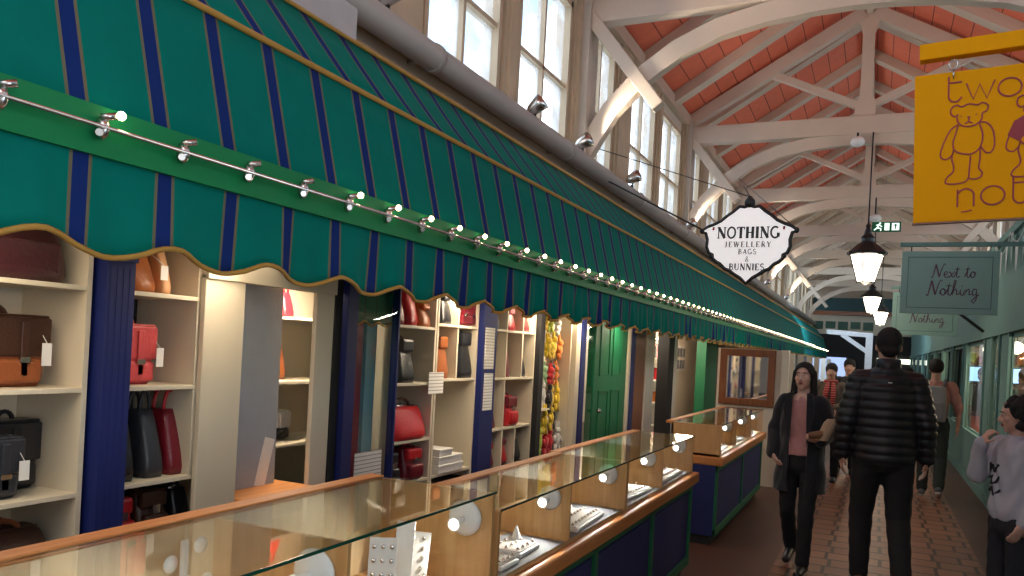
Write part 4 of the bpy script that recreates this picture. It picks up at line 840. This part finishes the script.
for s in (-1, 1): ell(bm, (s * .47, 0, .11), (.028, .024, .03), 10); ell(bm, (s * .36, 0, -.14), (.026, .022, .03), 10); ell(bm, (s * .15, 0, -.31), (.022, .02, .02), 8)
obj('scroll_edge', bm, m_black, t)
bm = bmesh.new(); word(bm, "NOTHING", 0, .035, .112, y0=-.016, y1=-.012, gap=.09, weight=1.45); o = obj('lettering', bm, m_black, t)
bm = bmesh.new(); word(bm, "'", -.352, .045, .105, y0=-.016, y1=-.012, weight=2); word(bm, "'", .352, .045, .105, y0=-.016, y1=-.012, weight=2); obj('quote_marks', bm, m_pinkpaint, t)
gl_ = mat('grey_lettering', (.12, .11, .12), .6)
for a in (('JEWELLERY', -.055, .055, .28, 1.2), ('BAGS', -.125, .052, .2, 1.2), ('&', -.20, .052, .1, 1.2), ('BUNNIES', -.285, .065, .12, 1.4)): bm = bmesh.new(); word(bm, a[0], 0, a[1], a[2], y0=-.016, y1=-.012, gap=a[3], weight=a[4]); obj('small_lettering', bm, gl_, t)
bm = bmesh.new()
for a, b_ in (((0, 0, .45), (-.92, 4.83, 1.68)), ((.47, 0, .12), (-.92, 4.83, 1.68)), ((0, 0, .45), (-1.80, -.1, 1.05))): tube(bm, [a, b_], .005, 5)
obj('stay_wires', bm, m_black, t); t.scale = (.87, .87, .9)
bm = bmesh.new(); tube(bm, [(-.46, 0, .12), (-1.60, .1, .70)], .010, 6); obj('wall_arm', bm, m_black, t)
# --- lanterns
def lantern(y, k):
    t = thing('lantern', 'black framed hexagonal lantern with glowing panes, %s of the row' % ['nearest and largest', 'second', 'third', 'fourth'][k], 'lantern', (-.185 + (0, .015, .22)[k], y, (2.68, 2.83, 2.76)[k]), 0, 'lanterns hanging down the avenue')
    bm = bmesh.new(); n_ = 6; ra, rb = .105, .205; z0, z1 = .02, .38
    for i in range(n_):
        a0 = i * PI / 3 + .26; a1 = a0 + PI / 3; f = [(ra * math.cos(a0), ra * math.sin(a0), z0), (ra * math.cos(a1), ra * math.sin(a1), z0), (rb * math.cos(a1), rb * math.sin(a1), z1), (rb * math.cos(a0), rb * math.sin(a0), z1)]
        bm.faces.new([bm.verts.new(q) for q in f])
    obj('panes', bm, m_lantern, t)
    bm = bmesh.new()
    for i in range(n_):
        a0 = i * PI / 3 + .26; tube(bm, [(ra * 1.02 * math.cos(a0), ra * 1.02 * math.sin(a0), z0), (rb * 1.02 * math.cos(a0), rb * 1.02 * math.sin(a0), z1)], .009, 6)
    lathe(bm, [(.02, -.02), (.06, 0), (.115, .005), (.115, .025), (.1, .025)], (0, 0, 0), 6, smooth=False); obj('frame', bm, m_black, t)
    bm = bmesh.new(); lathe(bm, [(.22, .37), (.245, .38), (.25, .41), (.21, .44), (.12, .52), (.08, .55), (.075, .60), (.085, .61), (.05, .65), (.04, .70), (.025, .74), (.035, .76), (.012, .80)], (0, 0, 0), 12, smooth=False); obj('hood', bm, m_black, t)
    bm = bmesh.new(); tube(bm, [(0, 0, .78), (0, 0, 2.0)], .011, 6); obj('hanging_rod', bm, m_black, t)
    lamp('lantern_light', 'POINT', (0, 0, -.12), 9, (1, .82, .6), .12, parent=t)
for k, y in enumerate((11.38, 20.28, 24.73)): lantern(y, k)
# ceiling globes and exit sign
for k, (x, y, z) in enumerate(((-.37, 11.33, 4.55), (-.15, 15.7, 4.28))):
    t = thing('ceiling_globe', 'small white dome fixed under the %s tie beam' % ('second' if k == 0 else 'third'), 'fitting', (x, y, z)); bm = bmesh.new(); ell(bm, (0, 0, 0), (.09 + .02 * k, .09 + .02 * k, .07), 16); obj('dome', bm, m_white, t); bm = bmesh.new(); tube(bm, [(0, 0, .05), (0, 0, .12 + .25 * k)], .015, 6); obj('stem', bm, m_black, t)
t = thing('exit_sign', 'green and white exit sign with running figure and arrow under the roof', 'sign', (.04, 15.75, 4.13)); BX('sign_case', (-.24, .24, 0, .05, -.09, .09), m_green, t, .005)
bm = bmesh.new(); z_ = -.002
ribbon(bm, [(-.12, .04), (-.15, -.02), (-.20, -.06)], .022, -.006, 0); ribbon(bm, [(-.15, -.02), (-.09, -.03), (-.09, -.075)], .022, -.006, 0); ribbon(bm, [(-.17, .03), (-.12, .035), (-.07, .0)], .016, -.006, 0); lathe(bm, [(.018, -.006), (.018, 0)], (-.105, 0, .062), 10, 'y')
box(bm, -.03, .05, -.005, 0, -.065, .065); box(bm, .09, .21, -.005, 0, -.065, .065); obj('running_figure', bm, glow('exit_white', (.8, 1, .88), .8), t)
bm = bmesh.new(); box(bm, .14, .16, -.008, -.004, -.045, .03); prism(bm, [(.15, .055), (.115, .015), (.185, .015)], -.008, -.004); obj('arrow', bm, m_green, t)
# ================================================================== FAR END
struct(BX('wall_far', (-5, 5, YE, YE + .2, 0, 7), mat('far_wall_paint', (.50, .40, .30), .7))); struct(BX('wall_near', (-5, 5, -3.2, -3, 0, 3.3), m_cream2))
struct(BX('wall_near_left', (-5, -2.6, -3.2, -3, 2.5, 7), m_cream2)); struct(BX('wall_near_right', (2.0, 5, -3.2, -3, 2.5, 7), m_cream2))
o = struct(BX('window_added_behind', (-.35, -.25, -3.15, -3.05, 3.3, 6.4), m_wframe)); glaze('pane', [(-2.6, -3.1, 3.3), (2.0, -3.1, 3.3), (2.0, -3.1, 6.4), (-2.6, -3.1, 6.4)], m_shopglass, o)  # unseen glazed opening, added to light sign fronts and awning from behind the camera
tag(BX('far_beam', (-3, 3, YE - 1.3, YE - 1.1, 3.9, 4.45), mat('dark_teal_board', (.004, .045, .05), .5)), 'wide dark teal board across the far end of the avenue', 'board')
tag(BX('far_beam', (-3, 3, YE - 1.3, YE - 1.05, 3.72, 3.88), m_brown), 'brown beam under the dark teal board at the far end', 'beam')
t = thing('far_shopfront', 'dark shop with cream fascia and green panels at the far end', 'shopfront', (-1, YE - 1, 0)); BX('fascia', (-2.5, 4, 0, .1, 2.9, 3.7), m_cream, t); BX('dark_opening', (-2.5, 4, .05, .2, 0, 2.9), m_dark, t)
for k in range(5): BX('green_panel', (-1.6 + .5 * k, -1.2 + .5 * k, -.03, 0, 3.1 + .05 * (k % 2), 3.45), m_dkgreen, t)
BX('black_board', (1.2, 4, -.25, -.1, 2.1, 2.6), m_dark, t); BX('lit_band', (1.0, 3, -.05, .04, 1.75, 1.95), glow('far_window_light', (.9, .95, .75), 1.5), t); BX('lit_window', (-2.0, -.2, -.05, .04, .9, 1.9), glow('far_window_glow', (.5, .65, 1), .6), t)
t = thing('bracket_post', 'pale blue white post with a diagonal brace and arm at the end of the awning', 'post', (-.24, 27, 0)); BX('post', (-.10, .10, -.1, .1, 0, 2.62), m_fascia, t); bm = bmesh.new(); beam(bm, (0, 0, 2.55), (-1.25, 0, 2.62), .14, .14); obj('arm', bm, m_fascia, t); bm = bmesh.new(); beam(bm, (0, 0, 2.0), (-.8, 0, 2.55), .1, .13); obj('brace', bm, m_fascia, t)
lamp('cross_avenue_daylight', 'AREA', (-1.2, 24.5, 3.6), 60, (.6, .8, 1), (1.0, 1.5), (-.6, 27, 1.8))
# ================================================================== PEOPLE
def remeshed(name, bm, voxel, m, parent, smooth=4, edit=None, thick=0):
    me = bpy.data.meshes.new(name); bm.to_mesh(me); bm.free(); o = bpy.data.objects.new(name, me); C.objects.link(o)
    r = o.modifiers.new('r', 'REMESH'); r.mode = 'VOXEL'; r.voxel_size = voxel; r.use_smooth_shade = True
    if smooth: s = o.modifiers.new('s', 'SMOOTH'); s.iterations = smooth; s.factor = .5
    dg = bpy.context.evaluated_depsgraph_get(); me2 = bpy.data.meshes.new_from_object(o.evaluated_get(dg)); o.modifiers.clear(); o.data = me2; bpy.data.meshes.remove(me)
    if edit:
        b2 = bmesh.new(); b2.from_mesh(me2); edit(b2); b2.to_mesh(me2); b2.free()
    for p in me2.polygons: p.use_smooth = True
    me2.name = name; me2.materials.clear()
    for k in (m if isinstance(m, list) else [m]): me2.materials.append(k)
    if thick: q = o.modifiers.new('thickness', 'SOLIDIFY'); q.thickness = thick; q.offset = 0
    if parent: o.parent = parent
    return o
def cap(bm, a, b, ra, rb, fl=1.0):
    a = Vector(a); b = Vector(b); d = b - a; L = d.length; d = d / L if L > 1e-6 else Vector((0, 0, 1)); pts = []; rs = []
    for i in range(5): t_ = -math.cos(i * PI / 8) ; pts.append(a + d * ra * t_); rs.append(max(.0006, ra * math.sin(i * PI / 8)))
    for i in range(1, 4): u = i / 4; pts.append(a + d * L * u); rs.append(ra + (rb - ra) * u)
    for i in range(5): t_ = math.sin(i * PI / 8); pts.append(b + d * rb * t_); rs.append(max(.0006, rb * math.cos(i * PI / 8)))
    tube(bm, pts, rs, 14, True, True, fl)
def hand(bm, wrist, d, nrm, curl=.5, s=1.0, right=True):
    d = Vector(d).normalized(); nrm = Vector(nrm); nrm = (nrm - d * nrm.dot(d)).normalized(); sd = d.cross(nrm).normalized() * (1 if right else -1)
    w_ = Vector(wrist); q = Matrix((sd, d, nrm)).transposed(); ell(bm, w_ + d * .045 * s, (.036 * s, .052 * s, .016 * s), 14, q); cap(bm, w_ - d * .02, w_ + d * .03 * s, .023 * s, .024 * s)
    for i, (o_, L) in enumerate(((-.028, .062), (-.0095, .074), (.0095, .070), (.027, .056))):
        p = w_ + d * .085 * s + sd * o_ * s; c1 = curl * .5; d1 = (d * math.cos(c1) + nrm * math.sin(c1)); p2 = p + d1 * L * .5 * s; c2 = curl * 1.6; d2 = (d * math.cos(c2) + nrm * math.sin(c2)); p3 = p2 + d2 * L * .45 * s
        cap(bm, p, p2, .0088 * s, .008 * s); cap(bm, p2, p3, .008 * s, .0068 * s)
    p = w_ + d * .02 * s - sd * .028 * s; td = (d * .75 - sd * .6 + nrm * .35).normalized(); p2 = p + td * .036 * s; td2 = (d * .95 - sd * .15 + nrm * (.3 + curl * .4)).normalized(); cap(bm, p, p2, .011 * s, .0095 * s); cap(bm, p2, p2 + td2 * .028 * s, .0095 * s, .008 * s)
def person(label, loc, rz, h, pose, skin=m_skin, scale_w=1.0, vox=.008, face=True):
    """skeleton for a 1.75 m adult that faces local -y; the person's left side is +x"""
    s = h / 1.75; t = thing('person', label, 'person', loc, rz); t.scale = (s, s, s)
    J = dict(hipL=(.09, 0, .93), hipR=(-.09, 0, .93), kneeL=(.10, -.01, .51), kneeR=(-.10, -.01, .51), ankL=(.10, .03, .085), ankR=(-.10, .03, .085), shL=(.18, .0, 1.42), shR=(-.18, 0, 1.42), elL=(.25, .03, 1.15), elR=(-.25, .03, 1.15), wrL=(.27, -.02, .92), wrR=(-.27, -.02, .92), toeL=(0, -1, 0), toeR=(0, -1, 0),
             head=(0, -.015, 1.635), hdL=(0, -.1, -1), hdR=(0, -.1, -1), nL=(-1, 0, 0), nR=(1, 0, 0), curlL=.5, curlR=.5, hyaw=0, hpitch=0)
    J.update(pose); V = lambda k: Vector(J[k])
    bm = bmesh.new(); hd = V('head')
    loft(bm, [(0, 0, .84, .10, .08), (0, .005, .90, .155, .105), (0, .0, 1.0, .145, .10), (0, -.005, 1.12, .125, .09), (0, -.01, 1.26, .15, .105), (0, 0, 1.36, .165, .10), (0, .005, 1.43, .15, .075), (0, .01, 1.48, .07, .055)], 24)
    cap(bm, (0, .015, 1.45), hd + Vector((0, .02, -.07)), .056, .052)
    for sd in 'LR':
        cap(bm, V('sh' + sd), V('el' + sd), .048, .038); cap(bm, V('el' + sd), V('wr' + sd), .038, .025); cap(bm, V('hip' + sd), V('knee' + sd), .085, .055); cap(bm, V('knee' + sd), V('ank' + sd), .055, .038); cap(bm, (0, 0, 1.43), V('sh' + sd), .05, .05)
        an = V('ank' + sd); td = V('toe' + sd).normalized(); cap(bm, an + Vector((0, 0, -.03)), an + td * .14 + Vector((0, 0, -.045)), .036, .028)
        hand(bm, V('wr' + sd), J['hd' + sd], J['n' + sd], J['curl' + sd], 1.0, sd == 'R')
    RH = Matrix.Rotation(J['hyaw'], 3, 'Z') @ Matrix.Rotation(J['hpitch'], 3, 'X'); HP = lambda x, y, z: hd + RH @ Vector((x, y, z))
    he = lambda b, c, r, n_=16: ell(b, HP(*c), r, n_, RH)
    he(bm, (0, .01, .02), (.074, .094, .098), 24); he(bm, (0, -.025, -.045), (.058, .062, .070), 20); he(bm, (0, -.055, -.098), (.026, .022, .020), 12)
    if face:
        cap(bm, HP(0, -.084, .01), HP(0, -.104, -.028), .008, .0115); he(bm, (.012, -.094, -.032), (.009, .009, .007), 8); he(bm, (-.012, -.094, -.032), (.009, .009, .007), 8)
        he(bm, (0, -.072, .032), (.050, .014, .012), 12)
        for x in (-.035, .035): he(bm, (x, -.058, -.022), (.024, .024, .022), 12)
    for x in (-.074, .074): he(bm, (x, .012, -.008), (.010, .020, .031), 10)
    remeshed('body', bm, vox, skin, t, 2)
    if face:
        for x in (-.030, .030):
            bm = bmesh.new(); he(bm, (x, -.0785, .008), (.0125, .009, .0046), 12); e_ = obj('eye', bm, m_eyew, t); bm = bmesh.new(); he(bm, (x, -.0862, .008), (.0056, .003, .0044), 10); obj('iris', bm, m_black, e_)
            bm = bmesh.new(); tube(bm, [HP(x - .016, -.084, .027), HP(x, -.0895, .032), HP(x + .016, -.084, .027)], .0028, 6); obj('eyebrow', bm, m_hair, t)
        bm = bmesh.new(); he(bm, (0, -.0875, -.0565), (.022, .008, .0045), 12); he(bm, (0, -.0865, -.065), (.018, .008, .005), 12); obj('lips', bm, m_lip, t)
    return t, J, V, HP, he, RH
def trousers(t, V, m, r=(.098, .072, .055), hemz=0, name='trousers', pel=(.175, .12)):
    bm = bmesh.new(); loft(bm, [(0, 0, .80, .10, .08), (0, .005, .86, pel[0] * .95, pel[1]), (0, .005, .95, pel[0], pel[1]), (0, 0, 1.03, pel[0] * .9, pel[1] * .92)], 20)
    for s in 'LR': cap(bm, V('hip' + s) + Vector((0, 0, -.01)), V('knee' + s), r[0], r[1]); cap(bm, V('knee' + s), V('ank' + s) + Vector((0, 0, .02)), r[1], r[2])
    def ed(b):
        for v in b.verts: v.co += v.normal * .0018 * math.sin(v.co.z * 55 + 3 * math.sin(v.co.x * 30))
    return remeshed(name, bm, .012, m, t, 3, ed)
def shoes(t, V, J, m, sole=None, L=.17):
    for s in 'LR':
        an = V('ank' + s); td = Vector(J['toe' + s]).normalized(); bm = bmesh.new(); a = an + Vector((0, 0, -.035)) - td * .045; b = an + td * L + Vector((0, 0, -.052)); 
        if td.z < -.2 or td.z > .2: b = an + td * L
        cap(bm, a, b, .044, .036, 1.0); cap(bm, an + Vector((0, 0, .02)), an + Vector((0, 0, -.03)), .048, .046); o = remeshed('shoe', bm, .008, m, t, 2)
        if sole:
            bm = bmesh.new(); off = Vector((0, 0, -.030)); cap(bm, a + off, b + off * .7, .036, .032); remeshed('sole', bm, .008, sole, o, 1)
def top(t, V, m, secs, r=(.075, .062, .05), name='jacket', wr=.0, edit=None, vox=.011, smooth=3, thick=0, extra=None):
    bm = bmesh.new(); loft(bm, secs, 24)
    for s in 'LR':
        w_ = V('wr' + s) + (V('el' + s) - V('wr' + s)).normalized() * wr; cap(bm, (0, .0, secs[-1][2] - .07), V('sh' + s), .06, r[0]); cap(bm, V('sh' + s), V('el' + s), r[0], r[1]); cap(bm, V('el' + s), w_, r[1], r[2])
    if extra: extra(bm)
    return remeshed(name, bm, vox, m, t, smooth, edit, thick)
def wrinkle(a=.004, fz=40):
    def ed(b):
        for v in b.verts: v.co += v.normal * a * (math.sin(v.co.z * fz + 4 * math.sin(v.co.x * 22)) + .5 * math.sin(v.co.x * 60 + v.co.z * 25))
    return ed
c_black = mat('black_nylon', (.010, .011, .016), .45, var=.2, scale=20); c_blk2 = mat('black_denim', (.009, .009, .012), .85, var=.3, scale=40); c_coat = mat('charcoal_wool', (.014, .016, .022), .9, var=.3, scale=30, sheen=.2); c_pink = mat('dusty_pink_knit', (.52, .26, .25), .9, var=.12, scale=40, bump=.3, bscale=150)
c_shoe = mat('black_shoe', (.012, .011, .011), .4); c_bshoe = mat('brown_shoe', (.10, .05, .025), .5); c_grey = mat('pale_grey_sweatshirt', (.46, .46, .52), .9, var=.06, scale=30); c_dgrey = mat('dark_charcoal_trousers', (.016, .018, .024), .85)
# man in quilted jacket, seen from behind, walking away
t, J, V, HP, he, RH = person('man seen from behind in a black quilted jacket and black trousers', (.075, 6.2, 0), PI + .12, 1.86, dict(ankL=(.105, -.10, .085), kneeL=(.11, -.10, .51), ankR=(-.11, .22, .15), kneeR=(-.105, .02, .50), toeR=(0, -.75, -.5), shL=(.175, 0, 1.40), shR=(-.175, 0, 1.40), elL=(.24, .04, 1.15), elR=(-.24, .03, 1.15), wrL=(.255, -.02, .91), wrR=(-.26, -.03, .91), head=(0, -.025, 1.64), hpitch=.12), skin=m_skin, face=True)
def quilt(b):
    for v in b.verts:
        k = abs(math.sin(v.co.z * PI / .058)); v.co += v.normal * (.011 * (k ** .6) - .004)
top(t, V, c_black, [(0, 0, .86, .185, .135), (0, 0, .95, .20, .145), (0, 0, 1.1, .195, .14), (0, 0, 1.25, .195, .14), (0, 0, 1.36, .19, .13), (0, .005, 1.43, .145, .10), (0, .01, 1.50, .08, .078)], (.074, .066, .054), 'quilted_jacket', edit=quilt, vox=.009, smooth=4)
bm = bmesh.new(); lathe(bm, [(.070, 1.46), (.082, 1.49), (.076, 1.555), (.066, 1.56), (.068, 1.49)], (0, .012, 0), 24); obj('collar', bm, c_black, t)
bm = bmesh.new(); box(bm, -.012, .012, .139, .143, 1.40, 1.406); obj('logo', bm, m_note, t)
trousers(t, V, c_blk2, (.105, .078, .062), pel=(.18, .13)); shoes(t, V, J, c_bshoe)
bm = bmesh.new(); he(bm, (0, .022, .032), (.082, .098, .098), 20); he(bm, (0, .07, -.03), (.062, .042, .05), 14)
remeshed('hair', bm, .008, m_hair, t, 2, lambda b: [setattr(v, 'co', v.co + v.normal * .003 * random.random()) for v in b.verts])
# woman walking towards us
t, J, V, HP, he, RH = person('woman in a long dark coat and pink jumper walking towards us holding a paper wrap', (-.50, 6.5, 0), -.12, 1.60, dict(ankL=(.085, -.14, .085), kneeL=(.09, -.12, .51), ankR=(-.09, .22, .14), kneeR=(-.09, .02, .50), toeR=(0, -.8, -.45), elL=(.225, .02, 1.17), wrL=(.19, -.21, 1.12), hdL=(-.55, -.8, .1), nL=(-.3, .3, 1), curlL=.9, shL=(.15, 0, 1.41), shR=(-.15, 0, 1.41), elR=(-.23, .05, 1.16), wrR=(-.215, -.08, .97), hdR=(.5, -.6, -.6), hyaw=-.1), skin=m_skin3, vox=.0065)
top(t, V, c_pink, [(0, 0, .97, .170, .136), (0, 0, 1.03, .166, .132), (0, 0, 1.12, .144, .112), (0, -.005, 1.26, .150, .122), (0, 0, 1.37, .155, .105), (0, .005, 1.43, .12, .078), (0, .012, 1.465, .078, .066)], (.05, .042, .03), 'jumper', edit=wrinkle(.0025))
def opened(b):
    kill = [v for v in b.verts if v.co.y < -.015 and abs(v.co.x + .0) < (.070 if v.co.z > 1.0 else .07 - .02 * (1 - v.co.z)) and .5 < v.co.z < 1.56]
    kill += [v for v in b.verts if v.co.z < .66]
    bmesh.ops.delete(b, geom=list(set(kill)), context='VERTS'); wrinkle(.004, 22)(b)
top(t, V, c_coat, [(0, .01, .60, .215, .165), (0, .01, .80, .20, .155), (0, .005, .98, .185, .145), (0, 0, 1.12, .165, .135), (0, 0, 1.28, .175, .14), (0, 0, 1.38, .178, .125), (0, .005, 1.45, .15, .10), (0, .02, 1.50, .085, .08)], (.062, .056, .048), 'coat', edit=opened, thick=.012, vox=.010)
for s in (-1, 1):
    bm = bmesh.new(); prism(bm, [(s * .055, 1.50), (s * .100, 1.49), (s * .125, 1.36), (s * .085, 1.12), (s * .072, 1.05), (s * .062, 1.25)], -.152, -.140); obj('lapel', bm, c_coat, t, .003)
trousers(t, V, c_blk2, (.090, .066, .058), pel=(.162, .124)); shoes(t, V, J, c_shoe)
bm = bmesh.new(); he(bm, (0, .012, .030), (.084, .100, .094), 20)
for s in (-1, 1): cap(bm, HP(s * .074, .015, .03), HP(s * .083, .02, -.13), .026, .030); cap(bm, HP(s * .083, .02, -.13), Vector((s * .10, -.02, 1.36)), .030, .030)
cap(bm, HP(0, .06, 0), (0, .10, 1.34), .07, .07)
def clearface(b): bmesh.ops.delete(b, geom=[v for v in b.verts if (v.co - HP(0, 0, 0)).y < -.028 and (v.co.x / .058) ** 2 + ((v.co.z - HP(0, 0, -.04).z) / .112) ** 2 < 1], context='VERTS')
remeshed('hair', bm, .007, m_hair, t, 2, clearface)
# what she holds
pw = thing('paper_wrap', 'crumpled beige paper wrap in the hand of the woman in the long coat', 'paper bag', (-.325, 6.17, 1.07)); bm = bmesh.new(); loft(bm, [(0, 0, -.03, .03, .03), (.01, 0, .02, .045, .04), (.045, 0, .10, .05, .035), (.06, 0, .13, .04, .03)], 10, False); obj('paper', bm, mat('beige_paper', (.45, .33, .22), .8), pw)
bm = bmesh.new(); tube(bm, [(-.10, -.02, .0), (-.04, -.02, .01), (.02, -.01, .03)], [.022, .03, .022], 10); obj('pastry', bm, mat('brown_pastry', (.22, .10, .045), .6), pw)
# child
t, J, V, HP, he, RH = person('child with dark curly hair in a pale grey sweatshirt, hand raised to the mouth', (.74, 5.25, 0), -PI / 2 + .45, 1.46, dict(elR=(-.17, -.16, 1.20), wrR=(-.075, -.20, 1.43), hdR=(.3, .35, .8), nR=(.2, .9, .1), curlR=1.0, elL=(.235, .04, 1.17), wrL=(.21, -.07, .94), hdL=(-.1, -.5, -.9), nL=(-1, 0, 0), hyaw=-.45, hpitch=.1, ankL=(.10, .03, .085)), skin=m_skin2)
top(t, V, c_grey, [(0, .0, .93, .165, .125), (0, 0, 1.0, .18, .138), (0, 0, 1.15, .165, .128), (0, 0, 1.3, .172, .128), (0, 0, 1.39, .17, .115), (0, .005, 1.45, .13, .09), (0, .01, 1.49, .075, .07)], (.068, .06, .045), 'sweatshirt', edit=wrinkle(.004, 30))
bm = bmesh.new()
for pts_ in ([(-.10, 1.30), (-.08, 1.24), (-.05, 1.29), (-.02, 1.25), (.02, 1.30)], [(-.09, 1.20), (-.04, 1.22), (-.06, 1.16), (.0, 1.18), (.03, 1.22)], [(-.10, 1.11), (-.05, 1.14), (-.02, 1.09), (.04, 1.13)]): tube(bm, [(x_, -.131 * math.sqrt(1 - (x_ / .172) ** 2), z_) for x_, z_ in pts_], .009, 6, flat=1)
obj('chest_print', bm, c_dgrey, t)
bm = bmesh.new(); lathe(bm, [(.058, 1.465), (.072, 1.47), (.068, 1.50), (.058, 1.50)], (0, .01, 0), 20); obj('neckband', bm, c_grey, t)
trousers(t, V, c_dgrey, (.098, .078, .066), pel=(.17, .125)); shoes(t, V, J, c_shoe)
bm = bmesh.new(); he(bm, (0, .035, .035), (.100, .100, .100), 18); he(bm, (0, .06, -.05), (.085, .06, .07), 14)
for k in range(130):
    a = random.uniform(0, 2 * PI); u = random.uniform(-.95, 1); r_ = math.sqrt(1 - u * u); p = (.105 * r_ * math.cos(a), .04 + .105 * r_ * math.sin(a), .02 + .115 * u)
    if p[1] > -.01 or p[2] > .055: he(bm, p, (.022, .022, .022), 6)
remeshed('hair', bm, .008, m_hair, t, 1)
# man with a grey backpack
t, J, V, HP, he, RH = person('person with a light grey backpack and salmon shirt walking away by the mint shop', (.68, 11.2, 0), PI - .1, 1.72, dict(ankL=(.10, -.12, .085), kneeL=(.10, -.10, .5), ankR=(-.10, .20, .15), kneeR=(-.10, .02, .5), toeR=(0, -.8, -.5), elR=(-.27, .02, 1.16), elL=(.26, .02, 1.16)), face=False, vox=.012)
top(t, V, mat('salmon_shirt', (.45, .22, .18), .9), [(0, .0, .90, .165, .12), (0, 0, 1.1, .155, .118), (0, 0, 1.3, .175, .125), (0, 0, 1.39, .17, .11), (0, .01, 1.48, .08, .07)], (.068, .058, .04), 'shirt', wr=.17, edit=wrinkle())
bm = bmesh.new(); rbox(bm, .30, .15, .44, .88, .1, y0=.19, z0=.98); bp_ = remeshed('backpack', bm, .012, mat('light_grey_canvas', (.30, .30, .30), .8), t, 2); bm = bmesh.new(); box(bm, -.11, .11, .262, .285, 1.02, 1.22); obj('front_pocket', bm, mat('grey_canvas', (.24, .24, .24), .8), bp_, .012)
bm = bmesh.new(); box(bm, -.018, .022, .284, .288, 1.06, 1.10); obj('logo', bm, m_black, bp_)
for s in (-1, 1): bm = bmesh.new(); tube(bm, [(s * .1, .12, 1.42), (s * .115, .03, 1.50), (s * .13, -.11, 1.36), (s * .14, -.10, 1.15), (s * .13, .1, 1.05)], .016, 8); obj('strap', bm, m_grey, bp_)
trousers(t, V, mat('dark_green_grey_trousers', (.035, .045, .042), .9), (.10, .075, .066)); shoes(t, V, J, m_grey, m_white)
bm = bmesh.new(); he(bm, (0, .025, .035), (.092, .105, .10), 18)
remeshed('hair', bm, .01, m_hair, t, 1)
# woman coming towards us behind the couple
def bystander(label, loc, rz, h, mc, mt, mh=m_hair, pose={}, coat=.62, face=True, scarf=None):
    t, J, V, HP, he, RH = person(label, loc, rz, h, pose, face=face, vox=.012, skin=m_skin2)
    top(t, V, mc, [(0, .0, coat, .18, .14), (0, 0, .95, .17, .13), (0, 0, 1.12, .155, .122), (0, 0, 1.3, .17, .128), (0, 0, 1.39, .17, .115), (0, .01, 1.49, .08, .075)], (.07, .06, .048), 'coat', edit=wrinkle(), vox=.014)
    trousers(t, V, mt, (.09, .07, .058)); shoes(t, V, J, c_shoe); bm = bmesh.new(); he(bm, (0, .016, .042), (.088, .102, .095), 18); he(bm, (0, .05, -.03), (.075, .06, .08), 14); remeshed('hair', bm, .01, mh, t, 1)
    if scarf: bm = bmesh.new(); tube(bm, [(.075 * math.cos(a), -.01 + .075 * math.sin(a), 1.49) for a in [2 * PI * i / 14 for i in range(15)]], .03, 8, False); tube(bm, [(.04, -.09, 1.47), (.05, -.14, 1.30), (.04, -.15, 1.12)], [.03, .04, .035], 8); tube(bm, [(-.03, -.09, 1.47), (-.05, -.14, 1.33), (-.05, -.15, 1.2)], [.03, .04, .035], 8); obj('scarf', bm, scarf, t)
    return t
m_scarf = stripes('red_patterned_scarf', 2, .035, .010, 0, (.36, .03, .04), (.45, .25, .2), .9)
bystander('person in a light coat and red patterned scarf coming towards us behind the woman', (-.55, 11.6, 0), -.05, 1.60, mat('taupe_coat', (.14, .11, .085), .9), c_blk2, scarf=m_scarf, pose=dict(wrL=(.1, -.2, 1.12), elL=(.23, .02, 1.14), ankR=(-.1, .1, .1)), coat=.72)
bystander('dark haired person in a dark coat just behind the one with the red scarf', (-.36, 12.7, 0), 0, 1.68, c_coat, c_blk2)
bystander('person in pink far down the avenue beside the backpack wearer', (.50, 15.0, 0), .2, 1.60, mat('dark_pink_coat', (.2, .09, .09), .9), c_blk2)
bystander('person with dark hair in a grey and orange top behind the mint shop window', (1.55, 14.55, 0), .3, 1.66, mat('grey_top', (.10, .10, .11), .9), mat('orange_skirt', (.55, .10, .03), .8), coat=.95)
bystander('light haired person in a grey brown top inside the shop at the right picture edge', (1.66, 11.35, 0), 2.4, 1.66, mat('taupe_top', (.22, .19, .16), .9), c_blk2, m_strawhair, coat=.9)
# ================================================================== SHOP LIGHTS (strip lamps behind the awning and inside the shops)
def strip(loc, L, e, col, label, rx=0):
    t = thing('strip_lamp', label, 'lamp', loc, 0, 'strip lamps inside the shops'); BX('housing', (-.03, .03, -L / 2, L / 2, 0, .03), m_white, t); BX('tube', (-.015, .015, -L / 2 + .03, L / 2 - .03, -.015, 0), glow('strip_tube_%d' % round(loc[1] * 10), col, 3), t)
    lamp('strip_light', 'AREA', (0, 0, -.03), e, col, (.05, L - .1), (-.35, 0, -1.2), parent=t)
for y, L, e, wh in ((1.4, 1.2, 7, 'the leftmost bag shelves'), (2.5, .8, 3, 'the cream hatch frame'), (3.4, .5, 20, 'the hatch shelves'), (4.7, 1.3, 10, 'the cream cabinets with the big red handbag'), (5.95, .9, 7, 'the cubbies of small red bags'), (6.95, .8, 7, 'the rack of colourful toys'), (8.2, 1.2, 8, 'the green door')):
    strip((XW + (.12 if y != 3.4 else -.22), y, 1.945), L, e, (1, .82, .6), 'white strip lamp behind the awning edge above ' + wh)
for x, y, e in ((-2.95, 10.2, 18), (-2.95, 12.3, 30), (-3.1, 14.3, 18), (2.1, 9, 30), (2.0, 12.8, 45), (2.2, 18, 40)):
    lamp('shop_interior_light', 'POINT', (x, y, 1.9), e * .9, (1, .82, .62), .15)
